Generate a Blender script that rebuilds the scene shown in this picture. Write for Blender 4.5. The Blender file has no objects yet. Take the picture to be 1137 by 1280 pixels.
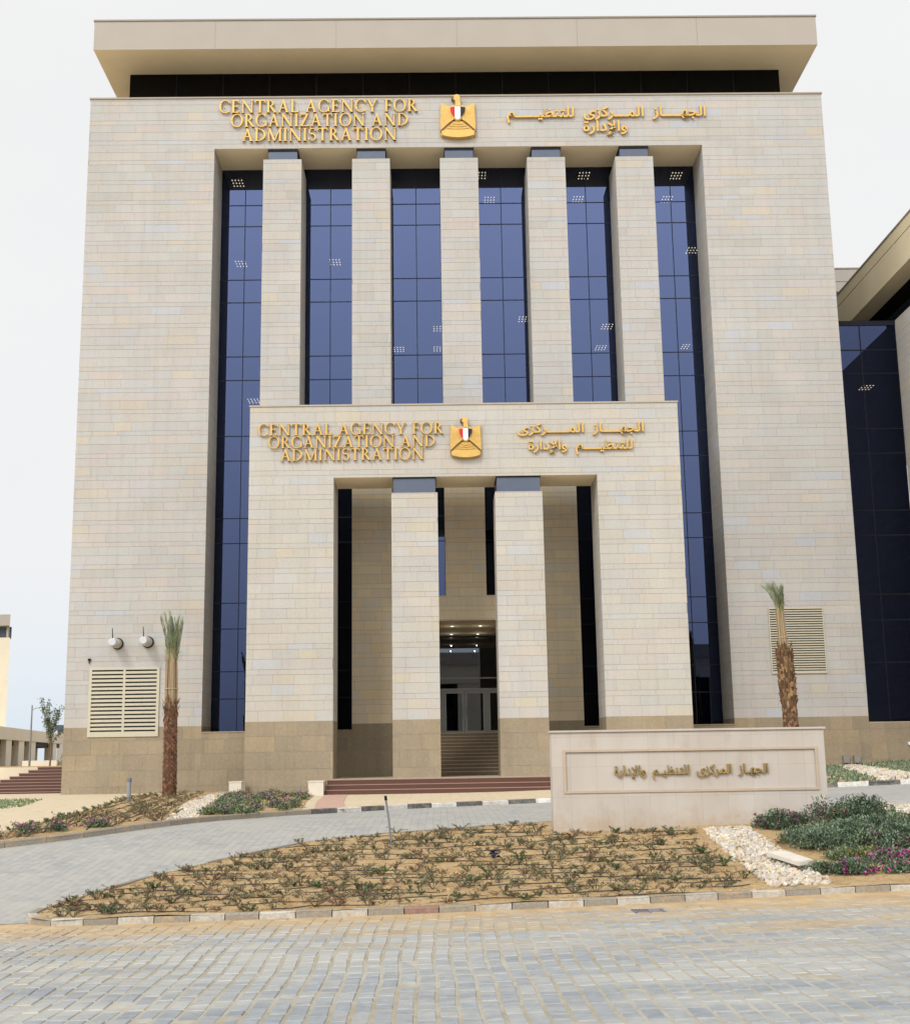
import bpy, math, random
from math import sin, cos, pi, radians, exp, log1p, sqrt, atan2, floor
from mathutils import Vector, Matrix, geometry

SC = bpy.context.scene
COL = SC.collection

# ------------------------------------------------------------------ camera
cam_d = bpy.data.cameras.new('camera')
cam = bpy.data.objects.new('camera', cam_d)
COL.objects.link(cam)
SC.camera = cam
cam_d.sensor_fit = 'HORIZONTAL'
cam_d.sensor_width = 36.0
cam_d.lens = 36.0 * 1578.82 / 1137.0
cam_d.clip_start = 0.1
cam_d.clip_end = 3000
PITCH, YAW, ROLL = 0.19100, 0.01459, -0.01549
fwd = Vector((sin(YAW) * cos(PITCH), cos(YAW) * cos(PITCH), sin(PITCH)))
rgt = Vector((cos(YAW), -sin(YAW), 0))
upv = rgt.cross(fwd)
r2 = cos(ROLL) * rgt + sin(ROLL) * upv
u2 = -sin(ROLL) * rgt + cos(ROLL) * upv
m = Matrix((r2, u2, -fwd)).transposed().to_4x4()
m.translation = Vector((0, -66.112, 1.7))
cam.matrix_world = m

# ------------------------------------------------------------------ sky, sun, exposure
SC.view_settings.view_transform = 'Standard'
SC.view_settings.look = 'None'
SC.view_settings.exposure = 0.12
SC.view_settings.gamma = 1.0
SUN_EL, SUN_AZ = radians(42), radians(207)      # azimuth from +Y, clockwise
world = bpy.data.worlds.new('World')
SC.world = world
world.use_nodes = True
wt = world.node_tree
wt.nodes.clear()


def N(t, kind, **kw):
    n = t.nodes.new(kind)
    for k, v in kw.items():
        setattr(n, k, v)
    return n


sky = N(wt, 'ShaderNodeTexSky', sky_type='NISHITA', sun_disc=False)
sky.sun_elevation = SUN_EL
sky.sun_rotation = SUN_AZ
sky.dust_density = 3.0
bg_sky = N(wt, 'ShaderNodeBackground')
bg_sky.inputs[1].default_value = 0.12
wt.links.new(sky.outputs[0], bg_sky.inputs[0])
tc = N(wt, 'ShaderNodeTexCoord')
sep = N(wt, 'ShaderNodeSeparateXYZ')
wt.links.new(tc.outputs['Generated'], sep.inputs[0])


def wramp(pts, src):
    r = N(wt, 'ShaderNodeValToRGB')
    while len(r.color_ramp.elements) < len(pts):
        r.color_ramp.elements.new(0.5)
    for e, (p, v) in zip(r.color_ramp.elements, pts):
        e.position = p
        e.color = (v, v, v, 1) if not isinstance(v, tuple) else (*v, 1)
    wt.links.new(src, r.inputs[0])
    return r.outputs[0]


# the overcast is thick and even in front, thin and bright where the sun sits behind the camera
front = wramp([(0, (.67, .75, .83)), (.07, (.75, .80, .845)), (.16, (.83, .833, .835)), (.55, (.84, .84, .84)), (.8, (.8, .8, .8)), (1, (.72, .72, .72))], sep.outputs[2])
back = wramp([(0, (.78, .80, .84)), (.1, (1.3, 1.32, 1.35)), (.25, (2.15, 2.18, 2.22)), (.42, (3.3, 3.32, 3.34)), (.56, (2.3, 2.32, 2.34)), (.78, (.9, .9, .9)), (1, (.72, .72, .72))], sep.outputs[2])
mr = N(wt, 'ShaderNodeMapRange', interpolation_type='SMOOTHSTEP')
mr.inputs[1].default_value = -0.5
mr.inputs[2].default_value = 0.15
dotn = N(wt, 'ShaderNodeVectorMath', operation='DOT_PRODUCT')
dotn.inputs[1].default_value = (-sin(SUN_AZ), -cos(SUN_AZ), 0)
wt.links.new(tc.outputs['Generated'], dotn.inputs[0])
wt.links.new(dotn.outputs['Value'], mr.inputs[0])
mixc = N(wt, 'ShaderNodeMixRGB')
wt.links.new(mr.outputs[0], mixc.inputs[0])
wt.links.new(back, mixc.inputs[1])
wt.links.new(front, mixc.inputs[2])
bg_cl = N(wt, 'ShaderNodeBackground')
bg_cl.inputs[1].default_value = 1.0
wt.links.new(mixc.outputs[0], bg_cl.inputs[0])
wn = N(wt, 'ShaderNodeTexNoise')
wn.inputs['Scale'].default_value = 2.5
wn.inputs['Detail'].default_value = 5
wmap = N(wt, 'ShaderNodeMapping')
wmap.inputs['Scale'].default_value = (1, 1, 3)
wt.links.new(tc.outputs['Generated'], wmap.inputs[0])
wt.links.new(wmap.outputs[0], wn.inputs[0])
wr = N(wt, 'ShaderNodeMapRange')
wr.inputs[1].default_value = .3
wr.inputs[2].default_value = .7
wr.inputs[3].default_value = .94
wr.inputs[4].default_value = .99
wt.links.new(wn.outputs[0], wr.inputs[0])
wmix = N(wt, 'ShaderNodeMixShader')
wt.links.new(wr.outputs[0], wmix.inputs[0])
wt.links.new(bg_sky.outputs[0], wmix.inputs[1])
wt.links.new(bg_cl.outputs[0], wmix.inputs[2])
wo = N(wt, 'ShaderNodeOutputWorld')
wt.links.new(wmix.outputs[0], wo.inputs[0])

sun_d = bpy.data.lights.new('sun', 'SUN')
sun_d.energy = 1.5
sun_d.angle = radians(14)
sun_d.color = (1.0, .985, .96)
sun = bpy.data.objects.new('sun', sun_d)
COL.objects.link(sun)
sdir = Vector((sin(SUN_AZ) * cos(SUN_EL), cos(SUN_AZ) * cos(SUN_EL), sin(SUN_EL)))
sun.rotation_euler = sdir.to_track_quat('Z', 'Y').to_euler()


# ------------------------------------------------------------------ colour and materials
def lin(r, g, b):
    f = lambda c: (c / 255 / 12.92) if c / 255 <= .04045 else ((c / 255 + .055) / 1.055) ** 2.4
    return (f(r), f(g), f(b))


def mat(name, build):
    m = bpy.data.materials.new(name)
    m.use_nodes = True
    t = m.node_tree
    t.nodes.clear()
    out = N(t, 'ShaderNodeOutputMaterial')
    build(t, out)
    return m


def principled(t, out, rough=.8, metal=0.0, spec=.5):
    p = N(t, 'ShaderNodeBsdfPrincipled')
    p.inputs['Roughness'].default_value = rough
    p.inputs['Metallic'].default_value = metal
    p.inputs['Specular IOR Level'].default_value = spec
    t.links.new(p.outputs[0], out.inputs[0])
    return p


def noise(t, scale, detail=4, src=None, rough=.55):
    n = N(t, 'ShaderNodeTexNoise')
    n.inputs['Scale'].default_value = scale
    n.inputs['Detail'].default_value = detail
    n.inputs['Roughness'].default_value = rough
    if src is None:
        c = N(t, 'ShaderNodeNewGeometry')
        src = c.outputs['Position']
    t.links.new(src, n.inputs['Vector'])
    return n.outputs[0]


def remap(t, v, a, b, c, d, smooth=False):
    n = N(t, 'ShaderNodeMapRange')
    if smooth:
        n.interpolation_type = 'SMOOTHSTEP'
    for i, x in enumerate((a, b, c, d)):
        n.inputs[i + 1].default_value = x
    t.links.new(v, n.inputs[0])
    return n.outputs[0]


def mixrgb(t, mode, fac, a, b):
    n = N(t, 'ShaderNodeMixRGB', blend_type=mode)
    for i, x in enumerate((fac, a, b)):
        if isinstance(x, (int, float)):
            n.inputs[i].default_value = x if i == 0 else (x, x, x, 1)
        elif isinstance(x, tuple):
            n.inputs[i].default_value = (*x, 1)
        else:
            t.links.new(x, n.inputs[i])
    return n.outputs[0]


def bump(t, p, h, strength=.3, dist=.02):
    b = N(t, 'ShaderNodeBump')
    b.inputs['Strength'].default_value = strength
    b.inputs['Distance'].default_value = dist
    t.links.new(h, b.inputs['Height'])
    t.links.new(b.outputs[0], p.inputs['Normal'])


def attr_mat(name, rough=.85, n1=1.2, n2=14, amt=.12, spec=.3, bmp=.15, streak=0.0):
    """per-face colour attribute times two scales of noise"""
    def f(t, out):
        p = principled(t, out, rough, 0, spec)
        a = N(t, 'ShaderNodeVertexColor', layer_name='col')
        big = remap(t, noise(t, n1, 5), .3, .7, 1 - amt, 1 + amt)
        sm = remap(t, noise(t, n2, 4), .3, .7, 1 - amt * .8, 1 + amt * .8)
        c = mixrgb(t, 'MULTIPLY', 1, a.outputs[0], big)
        c = mixrgb(t, 'MULTIPLY', 1, c, sm)
        if streak:
            g = N(t, 'ShaderNodeNewGeometry')
            mp = N(t, 'ShaderNodeMapping')
            mp.inputs['Scale'].default_value = (3, 3, .12)
            t.links.new(g.outputs['Position'], mp.inputs[0])
            s = remap(t, noise(t, 1, 5, mp.outputs[0]), .45, .75, 1, 1 - streak)
            c = mixrgb(t, 'MULTIPLY', 1, c, s)
        t.links.new(c, p.inputs['Base Color'])
        if bmp:
            bump(t, p, noise(t, n2 * 3, 5), bmp, .02)
    return mat(name, f)


def plain(name, rgb, rough=.6, metal=0.0, amt=.08, sc=6, bmp=0.0, spec=.5):
    def f(t, out):
        p = principled(t, out, rough, metal, spec)
        v = remap(t, noise(t, sc, 5), .3, .7, 1 - amt, 1 + amt)
        c = mixrgb(t, 'MULTIPLY', 1, rgb, v)
        t.links.new(c, p.inputs['Base Color'])
        if bmp:
            bump(t, p, noise(t, sc * 6, 5), bmp, .02)
    return mat(name, f)


def emit(name, rgb, s):
    def f(t, out):
        e = N(t, 'ShaderNodeEmission')
        e.inputs[0].default_value = (*rgb, 1)
        e.inputs[1].default_value = s
        t.links.new(e.outputs[0], out.inputs[0])
    return mat(name, f)


def glass_mat(name, refl, trans, rough=.008):
    def f(t, out):
        g = N(t, 'ShaderNodeBsdfGlossy')
        g.inputs[0].default_value = (*refl, 1)
        g.inputs['Roughness'].default_value = rough
        tr = N(t, 'ShaderNodeBsdfTransparent')
        tr.inputs[0].default_value = (trans, trans, trans * 1.05, 1)
        a = N(t, 'ShaderNodeAddShader')
        t.links.new(g.outputs[0], a.inputs[0])
        t.links.new(tr.outputs[0], a.inputs[1])
        b = N(t, 'ShaderNodeBump')
        b.inputs['Strength'].default_value = .02
        b.inputs['Distance'].default_value = .05
        t.links.new(noise(t, .25, 1), b.inputs['Height'])
        t.links.new(b.outputs[0], g.inputs['Normal'])
        t.links.new(a.outputs[0], out.inputs[0])
    return mat(name, f)


STONE = attr_mat('limestone_cladding', .85, .35, 9, .05, .25, .12, .06)
PLINTH = attr_mat('brown_stone_cladding', .8, .5, 7, .10, .3, .15, .10)
PAINT = attr_mat('painted_surface', .7, .8, 20, .06, .3, .05)


def kerb_f(t, out):
    p = principled(t, out, .9, 0, .2)
    a = N(t, 'ShaderNodeVertexColor', layer_name='col')
    # paint worn through to concrete and dusted with sand in patches
    c = mixrgb(t, 'MIX', remap(t, noise(t, 5, 7, None, .7), .46, .66, 0, .55), a.outputs[0], lin(146, 134, 114))
    c = mixrgb(t, 'MIX', remap(t, noise(t, 2.2, 7, None, .7), .52, .7, 0, .6), c, lin(176, 150, 112))
    c = mixrgb(t, 'MULTIPLY', 1, c, remap(t, noise(t, 22, 5), .3, .7, .82, 1.14))
    t.links.new(c, p.inputs['Base Color'])
    bump(t, p, noise(t, 30, 6), .6, .02)


KERBM = mat('kerb_concrete', kerb_f)
PLASTER = plain('beige_panel', lin(156, 148, 138), .75, 0, .03, .6)
SOFFIT = plain('beige_soffit', lin(238, 224, 194), .8, 0, .04, .5)
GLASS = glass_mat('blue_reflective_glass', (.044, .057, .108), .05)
DARKGLASS = glass_mat('black_glass', (.016, .018, .022), .01)
DOORGLASS = glass_mat('door_glass', (.10, .11, .13), .12)
FRAME = plain('dark_frame', (.010, .012, .018), .55, 0, .1, spec=.12)
MULL = plain('blue_black_joint', (.014, .019, .036), .5, 0, .1, spec=.15)
CAPITAL = plain('blue_grey_metal', lin(74, 83, 100), .5, .1, .06, 2)
ALU = plain('grey_aluminium', lin(136, 136, 131), .45, .6, .05)
ROOM = plain('dark_room', (.02, .02, .02), .9, 0, .1)
GLOW = emit('lamp_glow', (1, .86, .62), 14)
DOWNL = emit('downlight_glow', (1, .93, .8), 4)
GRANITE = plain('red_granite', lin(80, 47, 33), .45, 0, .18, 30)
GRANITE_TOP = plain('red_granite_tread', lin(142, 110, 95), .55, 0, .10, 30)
LOUVRE = plain('cream_louvre', lin(178, 171, 150), .55, 0, .04)
VOID = plain('dark_void', (.015, .014, .012), .9, 0, .1)


def gold_f(t, out):
    p = principled(t, out, .45, .35, .4)
    v = remap(t, noise(t, 5, 4), .3, .7, .9, 1.1)
    t.links.new(mixrgb(t, 'MULTIPLY', 1, lin(192, 156, 86), v), p.inputs['Base Color'])


GOLD = mat('gold_metal', gold_f)
GOLD_OLD = plain('weathered_gold', lin(150, 124, 66), .5, .35, .18, 8)
GOLD_DARK = plain('bronze_shadow_gap', lin(104, 76, 40), .6, .3)


def sand_f(t, out):
    p = principled(t, out, .95, 0, .1)
    a = noise(t, .9, 6)
    b = noise(t, 9, 5)
    c = mixrgb(t, 'MIX', remap(t, a, .35, .65, 0, 1), lin(175, 147, 107), lin(188, 163, 124))
    c = mixrgb(t, 'MIX', remap(t, b, .48, .68, 0, .7), c, lin(136, 106, 68))
    t.links.new(c, p.inputs['Base Color'])
    bump(t, p, noise(t, 14, 8, None, .7), .9, .05)


SAND = mat('sandy_soil', sand_f)


def brick_paving(name, w, h, mortar, c1, c2, cm, wob, dust, dust_amt, sand_band=None, rot=0.0):
    def f(t, out):
        p = principled(t, out, .75, 0, .25)
        g = N(t, 'ShaderNodeNewGeometry')
        pos = g.outputs['Position']
        dn = N(t, 'ShaderNodeTexNoise')
        dn.inputs['Scale'].default_value = .7
        dn.inputs['Detail'].default_value = 3
        t.links.new(pos, dn.inputs['Vector'])
        sub = N(t, 'ShaderNodeVectorMath', operation='SUBTRACT')
        t.links.new(dn.outputs['Color'], sub.inputs[0])
        sub.inputs[1].default_value = (.5, .5, .5)
        sc = N(t, 'ShaderNodeVectorMath', operation='SCALE')
        t.links.new(sub.outputs[0], sc.inputs[0])
        sc.inputs['Scale'].default_value = wob
        ad = N(t, 'ShaderNodeVectorMath', operation='ADD')
        t.links.new(pos, ad.inputs[0])
        t.links.new(sc.outputs[0], ad.inputs[1])
        mp = N(t, 'ShaderNodeMapping')
        mp.inputs['Rotation'].default_value = (0, 0, pi / 2 + rot)
        t.links.new(ad.outputs[0], mp.inputs[0])
        # rough, sand-filled joints: jitter the lookup at block scale too
        b = N(t, 'ShaderNodeTexBrick')
        b.inputs['Scale'].default_value = 1
        b.inputs['Brick Width'].default_value = w
        b.inputs['Row Height'].default_value = h
        b.inputs['Mortar Size'].default_value = mortar
        b.inputs['Mortar Smooth'].default_value = .8
        b.inputs['Bias'].default_value = 0
        b.inputs['Color1'].default_value = (*c1, 1)
        b.inputs['Color2'].default_value = (*c2, 1)
        b.inputs['Mortar'].default_value = (*cm, 1)
        t.links.new(mp.outputs[0], b.inputs['Vector'])
        col = b.outputs['Color']
        # grime on the blocks
        col = mixrgb(t, 'MULTIPLY', 1, col, remap(t, noise(t, 6, 5), .3, .7, .86, 1.12))
        # thin film of dust over everything, patchy
        dm = remap(t, noise(t, .55, 9, None, .72), .36, .68, 0, dust_amt, True)
        col = mixrgb(t, 'MIX', dm, col, dust)
        mps = N(t, 'ShaderNodeMapping')
        mps.inputs['Scale'].default_value = (.22, 1.6, 1)
        t.links.new(pos, mps.inputs[0])
        if sand_band:
            sx = N(t, 'ShaderNodeSeparateXYZ')
            t.links.new(pos, sx.inputs[0])
            wv = remap(t, noise(t, 1.1, 6, mps.outputs[0]), .25, .75, -1.0, 1.0)
            ys = N(t, 'ShaderNodeMath', operation='ADD')
            t.links.new(sx.outputs[1], ys.inputs[0])
            t.links.new(wv, ys.inputs[1])
            k = remap(t, ys.outputs[0], sand_band[0], sand_band[1], 0, .95, True)
            gr = remap(t, noise(t, 11, 5), .3, .6, .65, 1)
            k2 = N(t, 'ShaderNodeMath', operation='MULTIPLY')
            t.links.new(k, k2.inputs[0])
            t.links.new(gr, k2.inputs[1])
            # swept-out tongues of sand further into the road
            tg = remap(t, noise(t, .9, 7, mps.outputs[0], .65), .52, .64, 0, .7, True)
            ty = remap(t, sx.outputs[1], -50.2, -47.0, 0, 1, True)
            tm = N(t, 'ShaderNodeMath', operation='MULTIPLY')
            t.links.new(tg, tm.inputs[0])
            t.links.new(ty, tm.inputs[1])
            mx = N(t, 'ShaderNodeMath', operation='MAXIMUM')
            t.links.new(k2.outputs[0], mx.inputs[0])
            t.links.new(tm.outputs[0], mx.inputs[1])
            sc2 = mixrgb(t, 'MIX', remap(t, noise(t, 2.5, 5), .35, .65, 0, 1), lin(194, 166, 124), lin(176, 144, 102))
            col = mixrgb(t, 'MIX', mx.outputs[0], col, sc2)
        t.links.new(col, p.inputs['Base Color'])
        hh = mixrgb(t, 'ADD', .35, mixrgb(t, 'MIX', 1, 0.0, b.outputs['Fac']), noise(t, 20, 5))
        bm = N(t, 'ShaderNodeBump', invert=True)
        bm.inputs['Strength'].default_value = .35
        bm.inputs['Distance'].default_value = .02
        t.links.new(hh, bm.inputs['Height'])
        t.links.new(bm.outputs[0], p.inputs['Normal'])
    return mat(name, f)


def block_f(t, out):
    p = principled(t, out, .78, 0, .25)
    g = N(t, 'ShaderNodeNewGeometry')
    pos = g.outputs['Position']
    a = N(t, 'ShaderNodeVertexColor', layer_name='col')
    col = mixrgb(t, 'MULTIPLY', 1, a.outputs[0], remap(t, noise(t, 7, 6), .3, .7, .84, 1.14))
    mps = N(t, 'ShaderNodeMapping')
    mps.inputs['Scale'].default_value = (.3, 1.5, 1)
    t.links.new(pos, mps.inputs[0])
    # dust film in streaks along the wheel tracks, then swept sand near the kerb
    dm = remap(t, noise(t, .9, 9, mps.outputs[0], .7), .38, .66, .05, .72, True)
    col = mixrgb(t, 'MIX', dm, col, lin(180, 177, 168))
    sx = N(t, 'ShaderNodeSeparateXYZ')
    t.links.new(pos, sx.inputs[0])
    ys = N(t, 'ShaderNodeMath', operation='ADD')
    t.links.new(sx.outputs[1], ys.inputs[0])
    t.links.new(remap(t, noise(t, 1.1, 7, mps.outputs[0], .65), .25, .75, -1.3, 1.1), ys.inputs[1])
    k = remap(t, ys.outputs[0], -47.3, -45.8, 0, .95, True)
    tg = remap(t, noise(t, .8, 8, mps.outputs[0], .68), .50, .61, 0, .85, True)
    tm = N(t, 'ShaderNodeMath', operation='MULTIPLY')
    t.links.new(tg, tm.inputs[0])
    t.links.new(remap(t, sx.outputs[1], -51.0, -47.6, 0, 1, True), tm.inputs[1])
    mx = N(t, 'ShaderNodeMath', operation='MAXIMUM')
    t.links.new(k, mx.inputs[0])
    t.links.new(tm.outputs[0], mx.inputs[1])
    sc2 = mixrgb(t, 'MIX', remap(t, noise(t, 2.5, 6), .35, .65, 0, 1), lin(180, 162, 132), lin(164, 142, 110))
    col = mixrgb(t, 'MIX', mx.outputs[0], col, sc2)
    # a few oil spots
    col = mixrgb(t, 'MIX', remap(t, noise(t, 1.7, 3), .70, .76, 0, .35, True), col, lin(92, 92, 92))
    t.links.new(col, p.inputs['Base Color'])
    bump(t, p, noise(t, 24, 7), .5, .015)


PAVER = mat('paving_block', block_f)
ROADPAV = brick_paving('road_pavers', .50, .215, .100, lin(156, 148, 130), lin(164, 156, 137), lin(154, 144, 123), .12, lin(178, 175, 165), .75, (-47.1, -45.5))
DRIVEPAV = brick_paving('drive_pavers', .40, .20, .014, lin(148, 149, 147), lin(164, 162, 157), lin(142, 138, 129), .06, lin(172, 167, 157), .7)
WALKPAV = brick_paving('walkway_pavers', .6, .4, .008, lin(196, 178, 148), lin(202, 185, 156), lin(172, 152, 122), .02, lin(202, 188, 160), .5)
PINKPAV = plain('pink_paving', lin(184, 150, 132), .7, 0, .1, 4)


# ------------------------------------------------------------------ mesh collecting
class M:
    def __init__(s):
        s.v, s.f, s.c, s.mi = [], [], [], []
        s.col = (1, 1, 1)
        s.k = 0

    def face(s, pts, col=None):
        b = len(s.v)
        s.v.extend([tuple(p) for p in pts])
        s.f.append(tuple(range(b, b + len(pts))))
        s.c.append(col or s.col)
        s.mi.append(s.k)

    def poly(s, verts, faces, col=None):
        b = len(s.v)
        s.v.extend([tuple(p) for p in verts])
        for f in faces:
            s.f.append(tuple(b + i for i in f))
            s.c.append(col or s.col)
            s.mi.append(s.k)

    def box(s, x0, x1, y0, y1, z0, z1, col=None):
        v = [(x0, y0, z0), (x1, y0, z0), (x1, y1, z0), (x0, y1, z0), (x0, y0, z1), (x1, y0, z1), (x1, y1, z1), (x0, y1, z1)]
        s.poly(v, [(0, 3, 2, 1), (4, 5, 6, 7), (0, 1, 5, 4), (1, 2, 6, 5), (2, 3, 7, 6), (3, 0, 4, 7)], col)

    def prism(s, pts, y0, y1, col=None):
        """outline (x, z) extruded along Y from y0 (front) to y1 (back)"""
        n = len(pts)
        a = sum(pts[i][0] * pts[(i + 1) % n][1] - pts[(i + 1) % n][0] * pts[i][1] for i in range(n))
        if a < 0:
            pts = pts[::-1]
        v = [(x, y0, z) for x, z in pts] + [(x, y1, z) for x, z in pts]
        f = [tuple(range(n)), tuple(range(2 * n - 1, n - 1, -1))]
        for i in range(n):
            j = (i + 1) % n
            f.append((i, i + n, j + n, j))
        s.poly(v, f, col)

    def tube(s, path, radii, seg=8, col=None, cap=True):
        path = [Vector(p) for p in path]
        if isinstance(radii, (int, float)):
            radii = [radii] * len(path)
        v, f = [], []
        ref = Vector((0, 0, 1))
        for i, p in enumerate(path):
            d = (path[min(i + 1, len(path) - 1)] - path[max(i - 1, 0)]).normalized()
            if abs(d.dot(ref)) > .95:
                ref = Vector((1, 0, 0)) if abs(d.x) < .9 else Vector((0, 1, 0))
            a = d.cross(ref).normalized()
            b = d.cross(a)
            for k in range(seg):
                t = 2 * pi * k / seg
                v.append(p + radii[i] * (cos(t) * a + sin(t) * b))
        for i in range(len(path) - 1):
            for k in range(seg):
                f.append((i * seg + k, i * seg + (k + 1) % seg, (i + 1) * seg + (k + 1) % seg, (i + 1) * seg + k))
        if cap:
            f.append(tuple(range(seg - 1, -1, -1)))
            f.append(tuple((len(path) - 1) * seg + k for k in range(seg)))
        s.poly(v, f, col)

    def leaf(s, p, d, up, L, W, col=None, fold=.25):
        """a pointed leaf of four triangles folded along its midrib"""
        p, d = Vector(p), Vector(d).normalized()
        side = d.cross(Vector(up))
        if side.length < 1e-3:
            side = d.cross(Vector((1, .3, 0)))
        side.normalize()
        n = side.cross(d)
        a = p + d * L * .45 + side * W * .5 + n * W * fold
        b = p + d * L * .45 - side * W * .5 + n * W * fold
        mdl = p + d * L * .45
        tip = p + d * L - n * L * .1
        s.poly([p, a, mdl, b, tip], [(0, 2, 1), (0, 3, 2), (1, 2, 4), (2, 3, 4)], col)

    def build(s, name, mats, parent=None, smooth=False):
        me = bpy.data.meshes.new(name)
        me.from_pydata(s.v, [], s.f)
        if not isinstance(mats, (list, tuple)):
            mats = [mats]
        for mm in mats:
            me.materials.append(mm)
        a = me.color_attributes.new('col', 'FLOAT_COLOR', 'CORNER')
        buf = []
        for f, c in zip(s.f, s.c):
            buf.extend([c[0], c[1], c[2], 1.0] * len(f))
        a.data.foreach_set('color', buf)
        me.polygons.foreach_set('material_index', s.mi)
        if smooth:
            me.polygons.foreach_set('use_smooth', [True] * len(s.f))
        me.update()
        o = bpy.data.objects.new(name, me)
        COL.objects.link(o)
        if parent is not None:
            o.parent = parent
            o.matrix_parent_inverse = wmat(parent).inverted()
        return o


def wmat(o):
    mm = o.matrix_basis.copy()
    if o.parent is not None:
        mm = wmat(o.parent) @ o.matrix_parent_inverse @ mm
    return mm


def thing(name, label, cat, loc=(0, 0, 0), group=None):
    o = bpy.data.objects.new(name, None)
    COL.objects.link(o)
    o.location = loc
    o.empty_display_size = .3
    o['label'] = label
    o['category'] = cat
    if group:
        o['group'] = group
    return o


def tag(o, label, cat, group=None):
    o['label'] = label
    o['category'] = cat
    if group:
        o['group'] = group
    return o


def struct(o):
    o['kind'] = 'structure'
    return o


def dup(o, loc, rotz=0, sc=1.0, label=None):
    """copy of a thing with its parts"""
    c = o.copy()
    COL.objects.link(c)
    c.location = loc
    c.rotation_euler = (0, 0, rotz)
    c.scale = (sc, sc, sc)
    if label:
        c['label'] = label
    for ch in list(o.children):
        k = ch.copy()
        COL.objects.link(k)
        k.parent = c
    return c


# ------------------------------------------------------------------ terrain
def ss(t):
    t = min(1, max(0, t))
    return t * t * (3 - 2 * t)


def road_z(x):
    return -.75 + .02 * max(-30, min(30, x))


def plaza_z(x):
    x = min(x, 45)
    return .05 * 1.5 * log1p(exp((x - 4) / 1.5)) if x < 60 else 2


def G(x, y):
    t = ss((y + 45.5) / 16.)
    return (1 - t) * road_z(x) + t * plaza_z(x)


def inside(p, poly):
    x, y = p
    r = False
    n = len(poly)
    for i in range(n):
        x1, y1 = poly[i]
        x2, y2 = poly[(i + 1) % n]
        if (y1 > y) != (y2 > y) and x < (x2 - x1) * (y - y1) / (y2 - y1) + x1:
            r = not r
    return r


def densify(pts, step, closed=True):
    out = []
    n = len(pts)
    for i in range(n if closed else n - 1):
        a, b = Vector(pts[i]), Vector(pts[(i + 1) % n])
        k = max(1, int((b - a).length / step))
        for j in range(k):
            out.append(tuple(a + (b - a) * j / k))
    if not closed:
        out.append(tuple(pts[-1]))
    return out


def smooth_line(pts, step=.4):
    """Catmull-Rom through the points"""
    P = [Vector(p) for p in pts]
    P = [2 * P[0] - P[1]] + P + [2 * P[-1] - P[-2]]
    out = []
    for i in range(1, len(P) - 2):
        k = max(2, int((P[i + 1] - P[i]).length / step))
        for j in range(k):
            t = j / k
            a, b, c, d = P[i - 1], P[i], P[i + 1], P[i + 2]
            out.append(tuple(.5 * (2 * b + (c - a) * t + (2 * a - 5 * b + 4 * c - d) * t * t + (3 * b - a - 3 * c + d) * t ** 3)))
    out.append(tuple(P[-2]))
    return out


def hnoise(x, y):
    return (sin(x * 2.1 + 1.3 * sin(y * 1.7)) * .5 + sin(y * 2.7 + x * .9 + 2.0) * .5 + .6 * sin(x * 5.3 + y * 4.1) * sin(y * 6.2 - x * 3.3))


def sheet(name, poly, off, material, grid=.8, edge=.5, rough=0.0, zf=None):
    zf = zf or G
    b = densify(poly, edge)
    xs = [p[0] for p in b]
    ys = [p[1] for p in b]
    pts = [Vector(p) for p in b]
    nb = len(pts)
    x = min(xs) + grid / 2
    while x < max(xs):
        y = min(ys) + grid / 2
        while y < max(ys):
            if inside((x, y), poly):
                pts.append(Vector((x, y)))
            y += grid
        x += grid
    r = geometry.delaunay_2d_cdt(pts, [(i, (i + 1) % nb) for i in range(nb)], [], 1, 1e-4)
    mm = M()
    vs = [(p.x, p.y, zf(p.x, p.y) + off + (rough * hnoise(p.x, p.y) if rough else 0)) for p in r[0]]
    fs = []
    for f in r[2]:
        a, b2, c = [r[0][i] for i in f]
        if (b2 - a).cross(c - a) < 0:
            f = f[::-1]
        fs.append(tuple(f))
    mm.poly(vs, fs)
    return mm.build(name, material, None, smooth=True)


# ---- outlines on the ground (metres)
ISL_FRONT = [(-6.62, -44.75), (-6.2, -45.02), (-5.5, -45.1), (-3.3, -45.12), (-.6, -45.18), (2.4, -45.05), (4.1, -44.9), (6.1, -44.68), (7.7, -44.6), (11, -44.5), (18, -44.5), (30, -44.6)]
ISL_BACK = [(30, -35.5), (18, -34.2), (14, -33.6), (11.9, -33.43), (10.7, -33.33), (6.5, -33.0), (2.75, -33.12), (.8, -33.9), (-.6, -34.5), (-1.9, -35.15), (-3.3, -36.25), (-4.4, -37.8), (-5.4, -39.45), (-6.15, -41.0), (-6.65, -42.3), (-6.9, -43.4), (-6.9, -44.2)]
isl_f = smooth_line(ISL_FRONT, .3)
isl_b = smooth_line(ISL_BACK, .3)
ISLAND = isl_f + isl_b
FAR_L = smooth_line([(-24, -42), (-16, -39), (-12.6, -37.0), (-10.4, -35.2), (-8.9, -33.7), (-7.3, -31.2), (-6.1, -28.9), (-4.6, -26.6), (-3.1, -25.1), (-.9, -22.9), (1.7, -21.2), (3.9, -20.6), (8, -21.0), (13.1, -22.4), (15.3, -23.6), (19, -25), (30, -28)], .4)

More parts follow.
